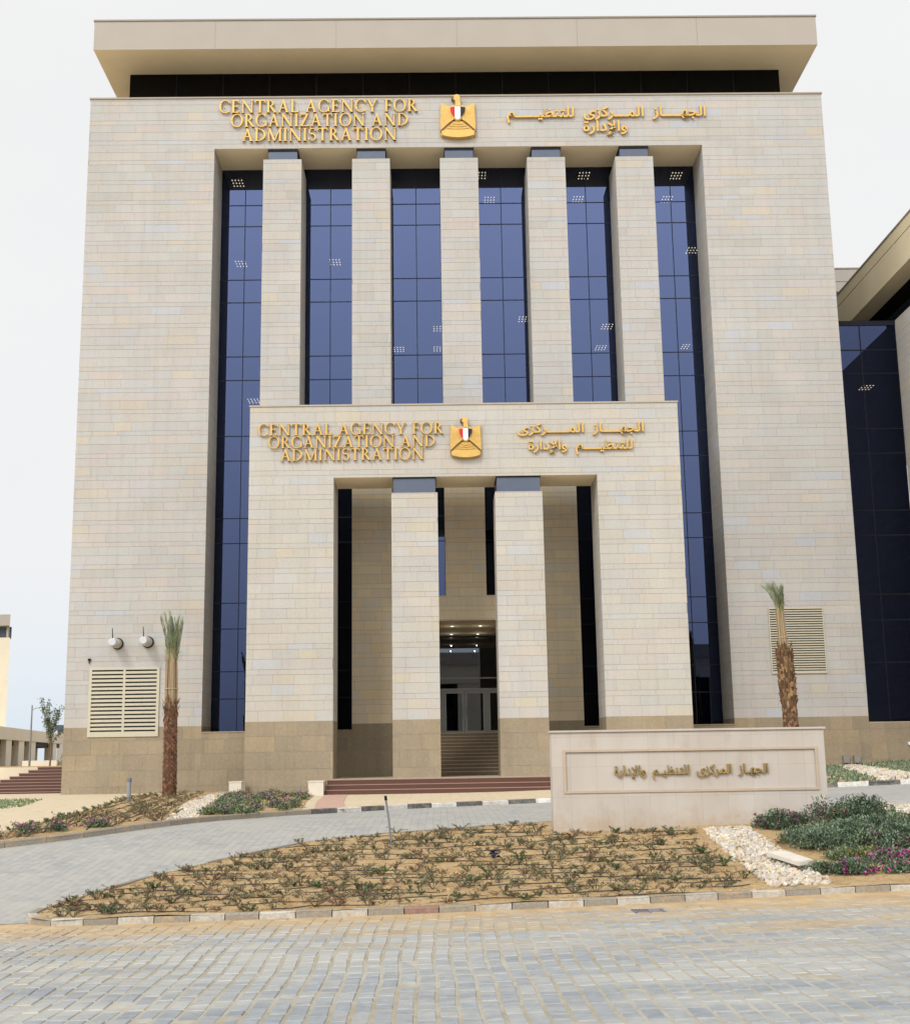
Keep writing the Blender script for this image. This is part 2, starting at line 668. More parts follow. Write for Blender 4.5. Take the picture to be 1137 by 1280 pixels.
ground = sheet('ground', [(-160, -120), (160, -120), (160, -50), (60, 0), (60, 100), (-160, 100)], -.16, plain('packed_sand', lin(206, 190, 162), .95, 0, .12, .5), 3.0, 3.0)
struct(ground)
far_ground = M()
for (a, b, c, d) in ((-2500, 2500, 100, 2500), (-2500, -160, -120, 100), (160, 2500, -120, 100), (-2500, 2500, -1500, -120)):
    far_ground.face([(a, c, -.6), (b, c, -.6), (b, d, -.6), (a, d, -.6)])
struct(far_ground.build('terrain', plain('pale_ground', lin(206, 194, 174), .95, 0, .1, .05)))
split_l = [(-7.0, -44.6), (-24, -46.5)]
struct(sheet('road', [(-40, -72), (45, -72), (45, -44.2), (30, -44.3), (18, -44.3), (7.7, -44.4), (-6.6, -44.5), (-24, -46.5), (-40, -46.5)], 0.0, ROADPAV, 1.0, 1.0))
pv = M()
rnd = random.Random(8)
row = 0
x = -11.5
while x < 12.5:
    wdt = .215 * rnd.uniform(.96, 1.04)
    y = -60 + rnd.uniform(0, .5) * .3 + (.25 if row % 2 else 0)
    wv = rnd.uniform(-.01, .01)
    while y < -44.9:
        ln = .5 * rnd.uniform(.92, 1.06)
        if rnd.random() < .12:
            ln *= .55
        x0, x1 = x + .009 + rnd.uniform(0, .010), x + wdt - .009 - rnd.uniform(0, .010)
        y0, y1 = y + .012 + rnd.uniform(0, .014), y + ln - .012 - rnd.uniform(0, .014)
        wob = lambda a, b: (.03 * sin(b * .8 + 1.3 * sin(a * .5)) + .012 * sin(b * 2.3 + a))
        z = .008 + rnd.uniform(-.004, .004)
        tx, ty = rnd.gauss(0, .012), rnd.gauss(0, .008)
        c_ = .014
        base, top = [], []
        for (px, py, qx, qy) in ((x0, y0, 1, 1), (x1, y0, -1, 1), (x1, y1, -1, -1), (x0, y1, 1, -1)):
            jx, jy = rnd.uniform(-.005, .005), rnd.uniform(-.006, .006)
            bx, by = px + jx + wob(px, py), py + jy
            base.append((bx, by, G(bx, by) - .01))
            top.append((bx + c_ * qx, by + c_ * qy, G(bx, by) + z + tx * (px - x) + ty * (py - y)))
        if y1 < -44.95 and not any(inside((q[0], q[1]), ISLAND) for q in base):
            b_ = rnd.choice([lin(137, 142, 146), lin(140, 145, 148), lin(144, 147, 149), lin(134, 139, 145), lin(147, 149, 149)])
            fac_ = rnd.uniform(.93, 1.06)
            b_ = tuple(q * fac_ for q in b_)
            pv.poly(base + top, [(4, 5, 6, 7), (0, 1, 5, 4), (1, 2, 6, 5), (2, 3, 7, 6), (3, 0, 4, 7)], b_)
        y += ln
    x += wdt
    row += 1
struct(pv.build('road_pavement', PAVER))
drv = [(-24, -46.45), (-6.6, -44.45), (-6.4, -43.5), (-5.0, -39.3), (-3.0, -36.0), (0, -34.0), (2.75, -32.9), (11, -33.1), (30, -35.3)] + FAR_L[::-1]
struct(sheet('driveway', drv, 0.0, DRIVEPAV, 1.0, .6))
struct(sheet('sand_bed', ISLAND, .10, SAND, .35, .3, .022))

# forecourt, walks and planted beds beyond the driveway
i0 = min(range(len(FAR_L)), key=lambda i: (Vector(FAR_L[i]) - Vector((-4.4, -26.4))).length)
i1 = min(range(len(FAR_L)), key=lambda i: (Vector(FAR_L[i]) - Vector((13.0, -22.4))).length)
isw = min(range(len(FAR_L)), key=lambda i: (Vector(FAR_L[i]) - Vector((-12.6, -37.0))).length)
struct(sheet('forecourt', FAR_L[i0:i1 + 1] + [(13.2, -8), (13, -2), (-5.6, -2), (-5.6, -8.3), (-5.0, -18)], .10, WALKPAV, .8, .5))
bed_top = [(-12.0, -36.2), (-11.2, -32.9), (-10.9, -31.0), (-11.3, -27.0), (-12.4, -19), (-13.5, -11.2), (-13.9, -5), (-13.6, -1.0), (-9.3, -.6), (-9.3, -6.2)]
LEFTBED = FAR_L[isw:i0 + 1] + [(-5.0, -18), (-5.6, -8.3), (-5.6, -7.8), (-9.3, -7.2)] + bed_top[::-1]
struct(sheet('planting_bed', LEFTBED, .11, SAND, .6, .4, .02))
struct(sheet('sidewalk', FAR_L[:isw + 1] + bed_top[:8] + [(-13.6, .2), (-19.5, .2), (-19.5, 3.2), (-40, 3.2), (-40, -42)], .07, WALKPAV, 1.0, .6))
RIGHTBED = FAR_L[i1:] + [(30, -1), (13.0, -.2), (13.1, -12)]
struct(sheet('lawn_bed', RIGHTBED, .10, SAND, .7, .5, .02))
# pink border along the forecourt edge
pk = M()
edge = FAR_L[i0:i1 + 1]
for i in range(len(edge) - 1):
    (xa, ya), (xb, yb) = edge[i], edge[i + 1]
    q = [(xa, ya + .1), (xb, yb + .1), (xb, yb + 1.6), (xa, ya + 1.6)]
    pk.face([(x, y, G(x, y) + .108) for x, y in q])
q = densify([(-4.0, -25.2), (-4.6, -18), (-5.1, -9.0)], .6, False)
for i in range(len(q) - 1):
    (xa, ya), (xb, yb) = q[i], q[i + 1]
    pk.face([(xa, ya, G(xa, ya) + .112), (xb, yb, G(xb, yb) + .112), (xb + 1.0, yb, G(xb + 1, yb) + .112), (xa + 1.0, ya, G(xa + 1, ya) + .112)][::-1])
struct(pk.build('paving_border', PINKPAV))


def kerb(name, line, w, h, side, seglen, paint, seed=1):
    """kerb stones along a line, each one its own block with a joint"""
    rnd = random.Random(seed)
    pts = densify(line, .05, False)
    acc = 0
    mm = M()
    start = 0
    n = 0
    out = []
    for i in range(1, len(pts)):
        acc += (Vector(pts[i]) - Vector(pts[i - 1])).length
        if acc >= seglen:
            out.append((start, i))
            start = i
            acc = 0
    for n, (a, b) in enumerate(out):
        A, B = Vector(pts[a]), Vector(pts[b])
        d = (B - A).normalized()
        nrm = Vector((-d.y, d.x)) * side
        A2, B2 = A + d * .008, B - d * .008
        j = rnd.uniform(-.006, .006)
        c = paint(n, (A + B) / 2, rnd)
        za, zb = G(A2.x, A2.y), G(B2.x, B2.y)
        ch = .025
        prof = [(0, -.15), (0, h - ch + j), (ch, h + j), (w, h + j), (w, -.15)]
        v = []
        for P, z in ((A2, za), (B2, zb)):
            for (o, hz) in prof:
                q = P + nrm * o
                v.append((q.x, q.y, z + hz))
        k = len(prof)
        f = []
        for i in range(k):
            jn = (i + 1) % k
            f.append((i, jn, jn + k, i + k))
        f += [tuple(range(k)), tuple(range(2 * k - 1, k - 1, -1))]
        if side > 0:
            f = [t[::-1] for t in f]
        mm.poly(v, f, c)
    return struct(mm.build(name, KERBM))


WHITE, GREY, BLK = lin(178, 173, 162), lin(140, 133, 121), lin(110, 110, 108)


def paint_near(n, p, r):
    if abs(p.x + .55) < .26 and p.y < -44:
        return lin(138, 108, 96)
    k = r.uniform(.9, 1.05)
    c = (WHITE if n % 2 else GREY)
    if n % 2 and r.random() < .25:
        c = lin(184, 178, 166)
    return tuple(x * k for x in c)


def paint_far(n, p, r):
    k = r.uniform(.9, 1.05)
    if p.x < -4.2:
        return tuple(x * k for x in GREY)
    return tuple(x * k for x in (lin(206, 204, 198) if n % 2 else lin(84, 86, 88)))


def paint_back(n, p, r):
    return tuple(x * r.uniform(.9, 1.05) for x in (WHITE if (n // 3) % 3 == 1 else GREY))


tip = isl_b[-14:]
kerb('kerb', isl_b[len(isl_b) - 9:] + isl_f, .15, .11, 1, .54, paint_near, 3)
kerb('kerb', isl_b[:len(isl_b) - 8], .14, .12, 1, .54, paint_back, 4)
kerb('kerb', FAR_L, .16, .15, 1, 1.0, paint_far, 5)

# ------------------------------------------------------------------ stone cladding
PAL_MAIN = [lin(171, 166, 159), lin(170, 167, 162), lin(168, 166, 163), lin(172, 166, 158), lin(168, 165, 159), lin(171, 165, 160), lin(169, 167, 162)]
PAL_ACC = [lin(175, 167, 154), lin(167, 168, 170), lin(174, 165, 158), lin(165, 162, 155)]
PAL_WARM = [lin(175, 170, 160), lin(174, 170, 161), lin(173, 170, 164), lin(176, 170, 159), lin(172, 168, 161), lin(175, 169, 161)]
PAL_WARM_ACC = [lin(178, 170, 154), lin(171, 171, 169), lin(176, 168, 157)]
PAL_SHADE_LIFT = [lin(202, 186, 158), lin(198, 184, 158), lin(204, 187, 158), lin(196, 184, 162)]  # same limestone behind the portal, tinted and lightened in colour to offset shade
PAL_SHADE_LIFT_ACC = [lin(194, 184, 166), lin(202, 183, 152)]
PAL_PL = [lin(143, 129, 107), lin(141, 128, 107), lin(145, 131, 108), lin(139, 127, 106)]
PAL_PL_ACC = [lin(137, 124, 104), lin(148, 133, 108)]
JOINT = lin(142, 134, 122)
COURSES = [3.42]
_cr = random.Random(11)
while COURSES[-1] < 60:
    for h in (.50, .46, .25):
        COURSES.append(COURSES[-1] + h * _cr.uniform(.97, 1.03))
PL_COURSES = [-.6, .42, 1.22, 2.02, 2.74, 3.42]


def cladding(mm, O, u, n, u0, u1, z0, z1, seed, kind='main', joint=.013, dep=.010, back=True):
    """stone courses on a vertical plane through O; u = run direction, n = outward normal"""
    rnd = random.Random(seed)
    O, u, n = Vector(O), Vector(u), Vector(n)
    Z = Vector((0, 0, 1))
    if kind == 'plinth':
        C, pal, acc, lo, hi, pa = PL_COURSES, PAL_PL, PAL_PL_ACC, .9, 1.5, .25
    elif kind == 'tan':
        C, pal, acc, lo, hi, pa = COURSES, PAL_SHADE_LIFT, PAL_SHADE_LIFT_ACC, .75, 1.5, .2
    elif kind == 'warm':
        C, pal, acc, lo, hi, pa = COURSES, PAL_WARM, PAL_WARM_ACC, .75, 1.5, .14
    else:
        C, pal, acc, lo, hi, pa = COURSES, PAL_MAIN, PAL_ACC, .8, 1.9, .12
    flip = u.cross(Z).dot(n) < 0

    def P(a, z, d):
        return O + u * a + Z * z + n * d

    def quad(a, b, c, d, col):
        mm.face([d, c, b, a] if flip else [a, b, c, d], col)
    if back:
        quad(P(u0, z0, -dep), P(u1, z0, -dep), P(u1, z1, -dep), P(u0, z1, -dep), JOINT)
    for i in range(len(C) - 1):
        a, b = max(C[i], z0), min(C[i + 1], z1)
        if b - a < .03:
            continue
        x = u0 - rnd.uniform(0, hi)
        ga = joint / 2 if a > z0 else 0
        gb = joint / 2 if b < z1 else 0
        tint = rnd.uniform(.985, 1.015)
        while x < u1:
            w = rnd.uniform(lo, hi)
            l, r = max(x, u0), min(x + w, u1)
            x += w
            if r - l < .04:
                continue
            gl = joint / 3 if l > u0 else 0
            gr = joint / 3 if r < u1 else 0
            c = rnd.choice(acc if rnd.random() < pa else pal)
            k = rnd.uniform(.98, 1.02) * tint
            c = tuple(q * k for q in c)
            d = rnd.uniform(-.002, .002)
            l2, r2_, a2, b2 = l + gl, r - gr, a + ga, b - gb
            f = [P(l2, a2, d), P(r2_, a2, d), P(r2_, b2, d), P(l2, b2, d)]
            g = [P(l2, a2, -dep), P(r2_, a2, -dep), P(r2_, b2, -dep), P(l2, b2, -dep)]
            quad(*f, c)
            for q in range(4):
                j = (q + 1) % 4
                quad(g[q], g[j], f[j], f[q], c)


X, Y, mX, mY = (1, 0, 0), (0, 1, 0), (-1, 0, 0), (0, -1, 0)
XL, XR, ZT, ZD = -19.32, 22.25, 38.58, 3.42
RX1, RX2, RZ, RD = -12.26, 15.27, 35.5, 2.65
SILL = 3.07
CX = [(-9.5, -7.36), (-4.52, -2.4), (.42, 2.56), (5.34, 7.48), (10.32, 12.45)]
BAYS = [(RX1, CX[0][0])] + [(CX[i][1], CX[i + 1][0]) for i in range(4)] + [(CX[4][1], RX2)]

bld = thing('office_building', 'pale limestone office block with five tall pillars, blue glass bays and a stone entrance portal', 'building', (1.5, 0, 0))
PY = -6.0
PX1, PX2, PZ = -9.11, 11.93, 18.71
PO1, PO2, POZ = -5.0, 7.84, 15.1
PB = -3.35                                       # back of the portal's front frame

# --- main wall
w = M()
e = .014
cladding(w, (0, 0, 0), X, mY, XL, RX1, ZD, RZ, 1)
cladding(w, (0, 0, 0), X, mY, RX2, XR, ZD, RZ, 2)
cladding(w, (0, 0, 0), X, mY, XL, XR, RZ, ZT, 3)
cladding(w, (RX1, 0, 0), Y, X, e, RD, ZD, RZ, 4)
cladding(w, (RX2, 0, 0), Y, mX, e, RD, ZD, RZ, 5)
cladding(w, (XL, 0, 0), Y, mX, e, 28, ZD, ZT, 6)
cladding(w, (XR, 0, 0), Y, X, e, RD - .05, ZD, 25.8, 7)
cladding(w, (XR, 0, 0), Y, X, RD + .05, 28, 25.95, ZT, 8)
w.k = 1
w.face([(RX1, .02, RZ), (RX1, RD, RZ), (RX2, RD, RZ), (RX2, .02, RZ)])            # soffit of the tall recess
w.k = 0
w.face([(XL, 28, 0), (XR, 28, 0), (XR, 28, ZT), (XL, 28, ZT)][::-1], PAL_MAIN[0])
w.build('wall', [STONE, SOFFIT], bld)
# beam over the entrance, between the second and fourth pillar
bm_ = M()
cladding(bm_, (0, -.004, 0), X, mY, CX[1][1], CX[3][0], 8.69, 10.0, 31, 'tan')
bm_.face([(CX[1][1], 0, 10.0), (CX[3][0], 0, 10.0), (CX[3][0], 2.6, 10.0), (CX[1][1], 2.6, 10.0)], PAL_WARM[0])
bm_.build('entrance_beam', STONE, bld)
# coping of the parapet
cp = M()
cp.box(XL - .05, XR + .05, -.06, .5, ZT, ZT + .09, lin(150, 140, 126))
cp.box(XL - .05, XL + .5, .5, 28, ZT, ZT + .09, lin(150, 140, 126))
cp.box(XR - .5, XR + .05, .5, 28, ZT, ZT + .09, lin(150, 140, 126))
cp.build('coping', PAINT, bld)
# --- plinth
pl = M()
GB = -.5
cladding(pl, (0, -.006, 0), X, mY, XL, RX1, GB, ZD, 41, 'plinth')
pr_ = M()
cladding(pr_, (0, -.006, 0), X, mY, RX2, XR, GB, ZD, 42, 'plinth')
cladding(pl, (0, -.006, 0), X, mY, RX1, CX[1][0], GB, SILL, 43, 'plinth')
pm_ = M()
cladding(pm_, (0, -.006, 0), X, mY, CX[3][1], RX2, GB, SILL, 44, 'plinth')
pm_.build('plinth', PLINTH, bld)
cladding(pl, (XL - .006, 0, 0), Y, mX, .01, 28, GB, ZD, 45, 'plinth')
cladding(pl, (RX1 + .006, 0, 0), Y, X, .02, RD, SILL + .06, ZD, 46, 'plinth')
cladding(pr_, (RX2 - .006, 0, 0), Y, mX, .02, RD, SILL + .06, ZD, 47, 'plinth')
pl.build('plinth', PLINTH, bld)
pr_.build('plinth', PLINTH, bld)
for a, b in ((RX1 + .01, CX[1][0] - .01), (CX[3][1] + .01, RX2 - .01)):
    sl = M()
    sl.box(a, b, -.04, RD - .02, SILL + .002, SILL + .055, lin(150, 137, 114))
    sl.build('window_sill', PLINTH, bld)

# --- tall pillars
for i, (a, b) in enumerate(CX):
    z0 = ZD if i != 2 else 10.003
    p = M()
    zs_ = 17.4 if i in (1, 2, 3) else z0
    cladding(p, (0, 0, 0), X, mY, a, b, zs_, 34.84, 50 + i)
    cladding(p, (a, 0, 0), Y, mX, e, RD - .02, zs_, 34.84, 60 + i)
    cladding(p, (b, 0, 0), Y, X, e, RD - .02, zs_, 34.84, 70 + i)
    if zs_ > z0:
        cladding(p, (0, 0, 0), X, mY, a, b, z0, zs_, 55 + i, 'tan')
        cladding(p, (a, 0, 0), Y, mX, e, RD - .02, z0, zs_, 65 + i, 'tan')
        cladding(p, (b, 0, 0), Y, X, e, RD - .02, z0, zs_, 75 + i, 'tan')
    p.face([(a, 0, 34.84), (b, 0, 34.84), (b, RD, 34.84), (a, RD, 34.84)], PAL_MAIN[0])
    po = p.build('pillar', STONE, bld)
    c = M()
    c.box(a + .28, b - .26, .12, RD - .03, 34.845, 35.36)
    c.build('capital', CAPITAL, po)
    c = M()
    c.box(a + .24, b - .22, .08, RD - .02, 35.363, 35.49)
    c.build('capital_gap', FRAME, po)
    if i in (1, 3):
        q = M()
        cladding(q, (0, -.006, 0), X, mY, a, b, .3, ZD, 80 + i, 'plinth')
        cladding(q, (a - .006, 0, 0), Y, mX, .01, RD, SILL + .06, ZD, 84 + i, 'plinth')
        s = 1 if i == 1 else -1
        cladding(q, ((b if i == 1 else a) + .006 * s, 0, 0), Y, (s, 0, 0), .01, 8.7, .3, ZD, 88 + i, 'plinth')
        q.build('pillar_base', PLINTH, po)

# --- glazing of the six bays
ROWS = [33.28, 31.98, 28.71, 27.34, 24.11, 22.72, 19.47, 18.05, 14.78, 13.38, 10.08, 8.67, 6.36, 4.9]
for i, (a, b) in enumerate(BAYS):
    z0 = SILL + .06 if i not in (2, 3) else 10.0
    win = thing('window', '', '', (0, 0, 0))
    del win['label'], win['category']
    win.location = ((a + b) / 2, RD, z0)
    win.parent = bld
    win.matrix_parent_inverse = wmat(bld).inverted()
    g = M()
    g.face([(a, RD, z0), (b, RD, z0), (b, RD, RZ), (a, RD, RZ)])
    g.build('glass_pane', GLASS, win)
    f = M()
    mx = (a + b) / 2
    f.box(mx - .022, mx + .022, RD - .02, RD - .002, z0, RZ)
    for z in ROWS:
        if z > z0 + .3:
            f.box(a, mx - .022, RD - .018, RD - .002, z - .024, z + .024)
            f.box(mx + .022, b, RD - .018, RD - .002, z - .024, z + .024)
    f.build('window_frame', MULL, win)
# dark rooms behind the glass
rm = M()
for z in [36.66 - 4.66 * k for k in range(7)]:
    rm.face([(RX1 - 1, RD + .15, z), (RX2 + 1, RD + .15, z), (RX2 + 1, 14, z), (RX1 - 1, 14, z)])
rm.face([(RX1 - 1, 14, 3), (RX2 + 1, 14, 3), (RX2 + 1, 14, 36.7), (RX1 - 1, 14, 36.7)])
rm.face([(RX1 - 1, RD + .1, 3), (RX1 - 1, 14, 3), (RX1 - 1, 14, 36.7), (RX1 - 1, RD + .1, 36.7)])
rm.face([(RX2 + 1, RD + .1, 3), (RX2 + 1, 14, 3), (RX2 + 1, 14, 36.7), (RX2 + 1, RD + .1, 36.7)])
rm.build('interior', ROOM, bld)

# --- roof slab and dark clerestory
rf = M()
rx1, rx2, rz0, rz1 = -19.29, 22.27, 41.68, 43.45
rf.k = 0
rf.face([(rx1, 0, rz0), (rx2, 0, rz0), (rx2, 0, rz1), (rx1, 0, rz1)])
rf.face([(rx1, 34, rz0), (rx1, 0, rz0), (rx1, 0, rz1), (rx1, 34, rz1)])
rf.face([(rx2, 0, rz0), (rx2, 34, rz0), (rx2, 34, rz1), (rx2, 0, rz1)])
rf.face([(rx1, 0, rz1), (rx2, 0, rz1), (rx2, 34, rz1), (rx1, 34, rz1)])
rf.face([(rx2, 34, rz0), (rx1, 34, rz0), (rx1, 34, rz1), (rx2, 34, rz1)])
rf.k = 1
rf.face([(rx1, 0, rz0), (rx1, 34, rz0), (rx2, 34, rz0), (rx2, 0, rz0)])
rf.k = 2
rf.box(rx1 - .04, rx2 + .04, -.05, 34, rz1 + .002, rz1 + .1)
for k in range(1, 6):                                                  # joints between the fascia panels
    x = rx1 + (rx2 - rx1) * k / 6
    rf.box(x - .012, x + .012, -.006, -.001, rz0 + .02, rz1)
rf.build('roof', [PLASTER, SOFFIT, plain('roof_edge', lin(128, 120, 108), .6)], bld)
cl = M()
cl.box(-17.84, 20.73, 2.7, 33, ZT - 1, rz0 - .004)
clo = cl.build('clerestory', DARKGLASS, bld)
cm = M()
for k in range(1, 14):
    x = -17.84 + 38.57 * k / 14
    cm.box(x - .02, x + .02, 2.685, 2.698, ZT - .5, rz0 - .006)
cm.build('clerestory_frame', FRAME, clo)

# --- entrance recess, stairs and doors
er = M()
er.k = 0
er.face([(CX[1][1], .004, 8.69), (CX[1][1], 8.8, 8.69), (CX[3][0], 8.8, 8.69), (CX[3][0], .004, 8.69)])
er.build('entrance_ceiling', plain('entrance_ceiling_panel', lin(212, 196, 160), .8, 0, .04, .5), bld)
es = M()
es.face([(CX[1][1], 2.66, 3.42), (CX[1][1], 8.8, 3.42), (CX[1][1], 8.8, 8.68), (CX[1][1], 2.66, 8.68)])
es.build('side_glazing', DARKGLASS, bld)
es = M()
es.face([(CX[3][0], 8.8, 3.42), (CX[3][0], 2.66, 3.42), (CX[3][0], 2.66, 8.68), (CX[3][0], 8.8, 8.68)])
es.build('side_glazing', DARKGLASS, bld)
dl = M()
for x in (-.8, .76, 2.3, 3.85):
    for y in (3.05, 7.75):
        d = M()
        d.poly([(x + .085 * cos(t * pi / 6), y + .085 * sin(t * pi / 6), 8.683) for t in range(12)], [tuple(range(11, -1, -1))])
        d.build('downlight', DOWNL, bld)
for x in (.76, 2.3):
    for y in (3.05, 7.2):
        ld = bpy.data.lights.new('downlight_lamp', 'POINT')
        ld.energy = 4
        ld.color = (1, .93, .82)
        ld.shadow_soft_size = .02
        lo_ = bpy.data.objects.new('downlight_lamp', ld)
        COL.objects.link(lo_)
        lo_.location = (x, y, 8.25)
        lo_.parent = bld
        lo_.matrix_parent_inverse = wmat(bld).inverted()
DY = 8.8
scr = thing('door_screen', '', '', (1.47, DY, 3))
del scr['label'], scr['category']
scr.parent = bld
scr.matrix_parent_inverse = wmat(bld).inverted()
g = M()
g.face([(CX[1][1], DY, 5.6), (CX[3][0], DY, 5.6), (CX[3][0], DY, 8.68), (CX[1][1], DY, 8.68)])
g.build('glass_pane', DOORGLASS, scr)
f = M()
f.box(CX[1][1], CX[3][0], DY - .08, DY - .01, 5.46, 5.6)
f.box(CX[1][1], CX[3][0], DY - .05, DY - .005, 6.16, 6.24)
for x in (-2.34, .2, 2.78, 5.28):
    f.box(x - .05, x + .05, DY - .07, DY - .012, 2.9, 5.46)
f.build('door_frame', ALU, scr)
for x0, x1 in ((.26, 1.47), (1.49, 2.72), (2.84, 4.0), (4.02, 5.2), (-2.28, -1.1), (-1.08, .14)):
    d = M()
    yy0, yy1 = DY - .06, DY - .015
    d.box(x0, x0 + .15, yy0, yy1, 2.95, 5.45)
    d.box(x1 - .15, x1, yy0, yy1, 2.95, 5.45)
    d.box(x0 + .15, x1 - .15, yy0, yy1, 5.31, 5.45)
    d.box(x0 + .15, x1 - .15, yy0, yy1, 2.95, 3.15)
    do = d.build('door', ALU, bld)
    g = M()
    g.face([(x0 + .15, DY - .035, 3.15), (x1 - .15, DY - .035, 3.15), (x1 - .15, DY - .035, 5.31), (x0 + .15, DY - .035, 5.31)])
    g.build('glass_pane', DOORGLASS, do)
    h = M()
    hx = x1 - .1 if (x0 in (.26, 2.84, -2.28)) else x0 + .1
    h.tube([(hx, yy0 - .02, 3.9), (hx, yy0 - .07, 3.95), (hx, yy0 - .07, 4.55), (hx, yy0 - .02, 4.6)], .018, 6)
    h.build('handle', ALU, do)
st = M()
STEP = 12
for k in range(STEP):
    z0 = .76 + (2.94 - .76) * k / STEP
    z1 = .76 + (2.94 - .76) * (k + 1) / STEP
    y0 = -.9 + .4 * k
    st.k = 0
    st.face([(CX[1][1] + .01, y0, z0), (CX[3][0] - .01, y0, z0), (CX[3][0] - .01, y0, z1 - .04), (CX[1][1] + .01, y0, z1 - .04)])
    st.k = 1
    st.box(CX[1][1] + .01, CX[3][0] - .01, y0 - .03, y0 + (.4 if k < STEP - 1 else 5.3), z1 - .04, z1)
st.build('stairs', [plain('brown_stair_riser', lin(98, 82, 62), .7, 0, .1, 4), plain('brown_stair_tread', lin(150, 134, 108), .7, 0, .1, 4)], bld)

# --- the entrance portal
pw = M()
cladding(pw, (0, PY, 0), X, mY, PX1, PO1, ZD, POZ, 101, 'warm')
cladding(pw, (0, PY, 0), X, mY, PO2, PX2, ZD, POZ, 102, 'warm')
cladding(pw, (0, PY, 0), X, mY, PX1, PX2, POZ, PZ, 103, 'warm')
cladding(pw, (PO1, PY, 0), Y, X, e, PB - PY, ZD, POZ, 104, 'warm')
cladding(pw, (PO2, PY, 0), Y, mX, e, PB - PY, ZD, POZ, 105, 'warm')
cladding(pw, (PX1, PY, 0), Y, mX, e, -PY - .02, ZD, PZ, 106, 'warm')
cladding(pw, (PX2, PY, 0), Y, X, e, -PY - .02, ZD, PZ, 107, 'warm')
c0 = PAL_WARM[1]
pw.k = 1
pw.face([(PO1, PY + .02, POZ), (PO1, PB, POZ), (PO2, PB, POZ), (PO2, PY + .02, POZ)])      # beam soffit
pw.k = 0
pw.face([(PO1, PB, POZ), (PO2, PB, POZ), (PO2, PB, PZ), (PO1, PB, PZ)][::-1], c0)
pw.face([(PX1 + .5, PY + .02, PZ - .01), (PX2 - .5, PY + .02, PZ - .01), (PX2 - .5, PB, PZ - .01), (PX1 + .5, PB, PZ - .01)], c0)
for a, b in ((PX1 + .5, PO1), (PO2, PX2 - .5)):
    pw.face([(a, PB, 0), (b, PB, 0), (b, PB, PZ), (a, PB, PZ)][::-1], c0)
pw.face([(PX1 + .5, PB, 0), (PX1 + .5, -.02, 0), (PX1 + .5, -.02, PZ), (PX1 + .5, PB, PZ)], c0)
pw.face([(PX2 - .5, PB, 0), (PX2 - .5, -.02, 0), (PX2 - .5, -.02, PZ), (PX2 - .5, PB, PZ)][::-1], c0)
pwo = pw.build('portal', [STONE, SOFFIT], bld)
pc = M()
for q in ((PX1 - .04, PX2 + .04, PY - .05, PB + .05), (PX1 - .04, PX1 + .55, PB + .051, -.02), (PX2 - .55, PX2 + .04, PB + .051, -.02)):
    pc.box(*q, PZ, PZ + .07, lin(166, 156, 140))
pc.build('coping', PAINT, pwo)
pp = M()
cladding(pp, (0, PY - .006, 0), X, mY, PX1, PO1, GB, ZD, 111, 'plinth')
cladding(pp, (0, PY - .006, 0), X, mY, PO2, PX2, GB, ZD, 112, 'plinth')
cladding(pp, (PO1 + .006, PY, 0), Y, X, .01, PB - PY, .3, ZD, 113, 'plinth')
cladding(pp, (PO2 - .006, PY, 0), Y, mX, .01, PB - PY, .3, ZD, 114, 'plinth')
cladding(pp, (PX1 - .006, PY, 0), Y, mX, .01, -PY - .03, GB, ZD, 115, 'plinth')
cladding(pp, (PX2 + .006, PY, 0), Y, X, .01, -PY - .03, GB, ZD, 116, 'plinth')
pp.build('plinth', PLINTH, pwo)
for i, (a, b) in enumerate(((-2.2, .04), (2.84, 5.14))):
    p = M()
    cladding(p, (0, PY, 0), X, mY, a, b, ZD, 14.31, 120 + i, 'warm')
    cladding(p, (a, PY, 0), Y, mX, e, 2.2, ZD, 14.31, 122 + i, 'warm')
    cladding(p, (b, PY, 0), Y, X, e, 2.2, ZD, 14.31, 124 + i, 'warm')
    p.face([(a, PY, 14.31), (b, PY, 14.31), (b, PY + 2.2, 14.31), (a, PY + 2.2, 14.31)], c0)
    p.face([(b, PY + 2.2, .5), (a, PY + 2.2, .5), (a, PY + 2.2, 14.31), (b, PY + 2.2, 14.31)], c0)
    po = p.build('portal_pillar', STONE, bld)
    c = M()
    c.box(a + .1, b - .1, PY + .12, PY + 2.1, 14.315, POZ - .06)
    c.build('capital', CAPITAL, po)
    c = M()
    c.box(a + .06, b - .06, PY + .08, PY + 2.14, POZ - .058, POZ - .004)
    c.build('capital_gap', FRAME, po)
    q = M()
    cladding(q, (0, PY - .006, 0), X, mY, a, b, .3, ZD, 126 + i, 'plinth')
    cladding(q, (a - .006, PY, 0), Y, mX, .01, 2.2, .3, ZD, 128 + i, 'plinth')
    cladding(q, (b + .006, PY, 0), Y, X, .01, 2.2, .3, ZD, 130 + i, 'plinth')
    q.build('pillar_base', PLINTH, po)

# --- louvres on the two wings of the facade


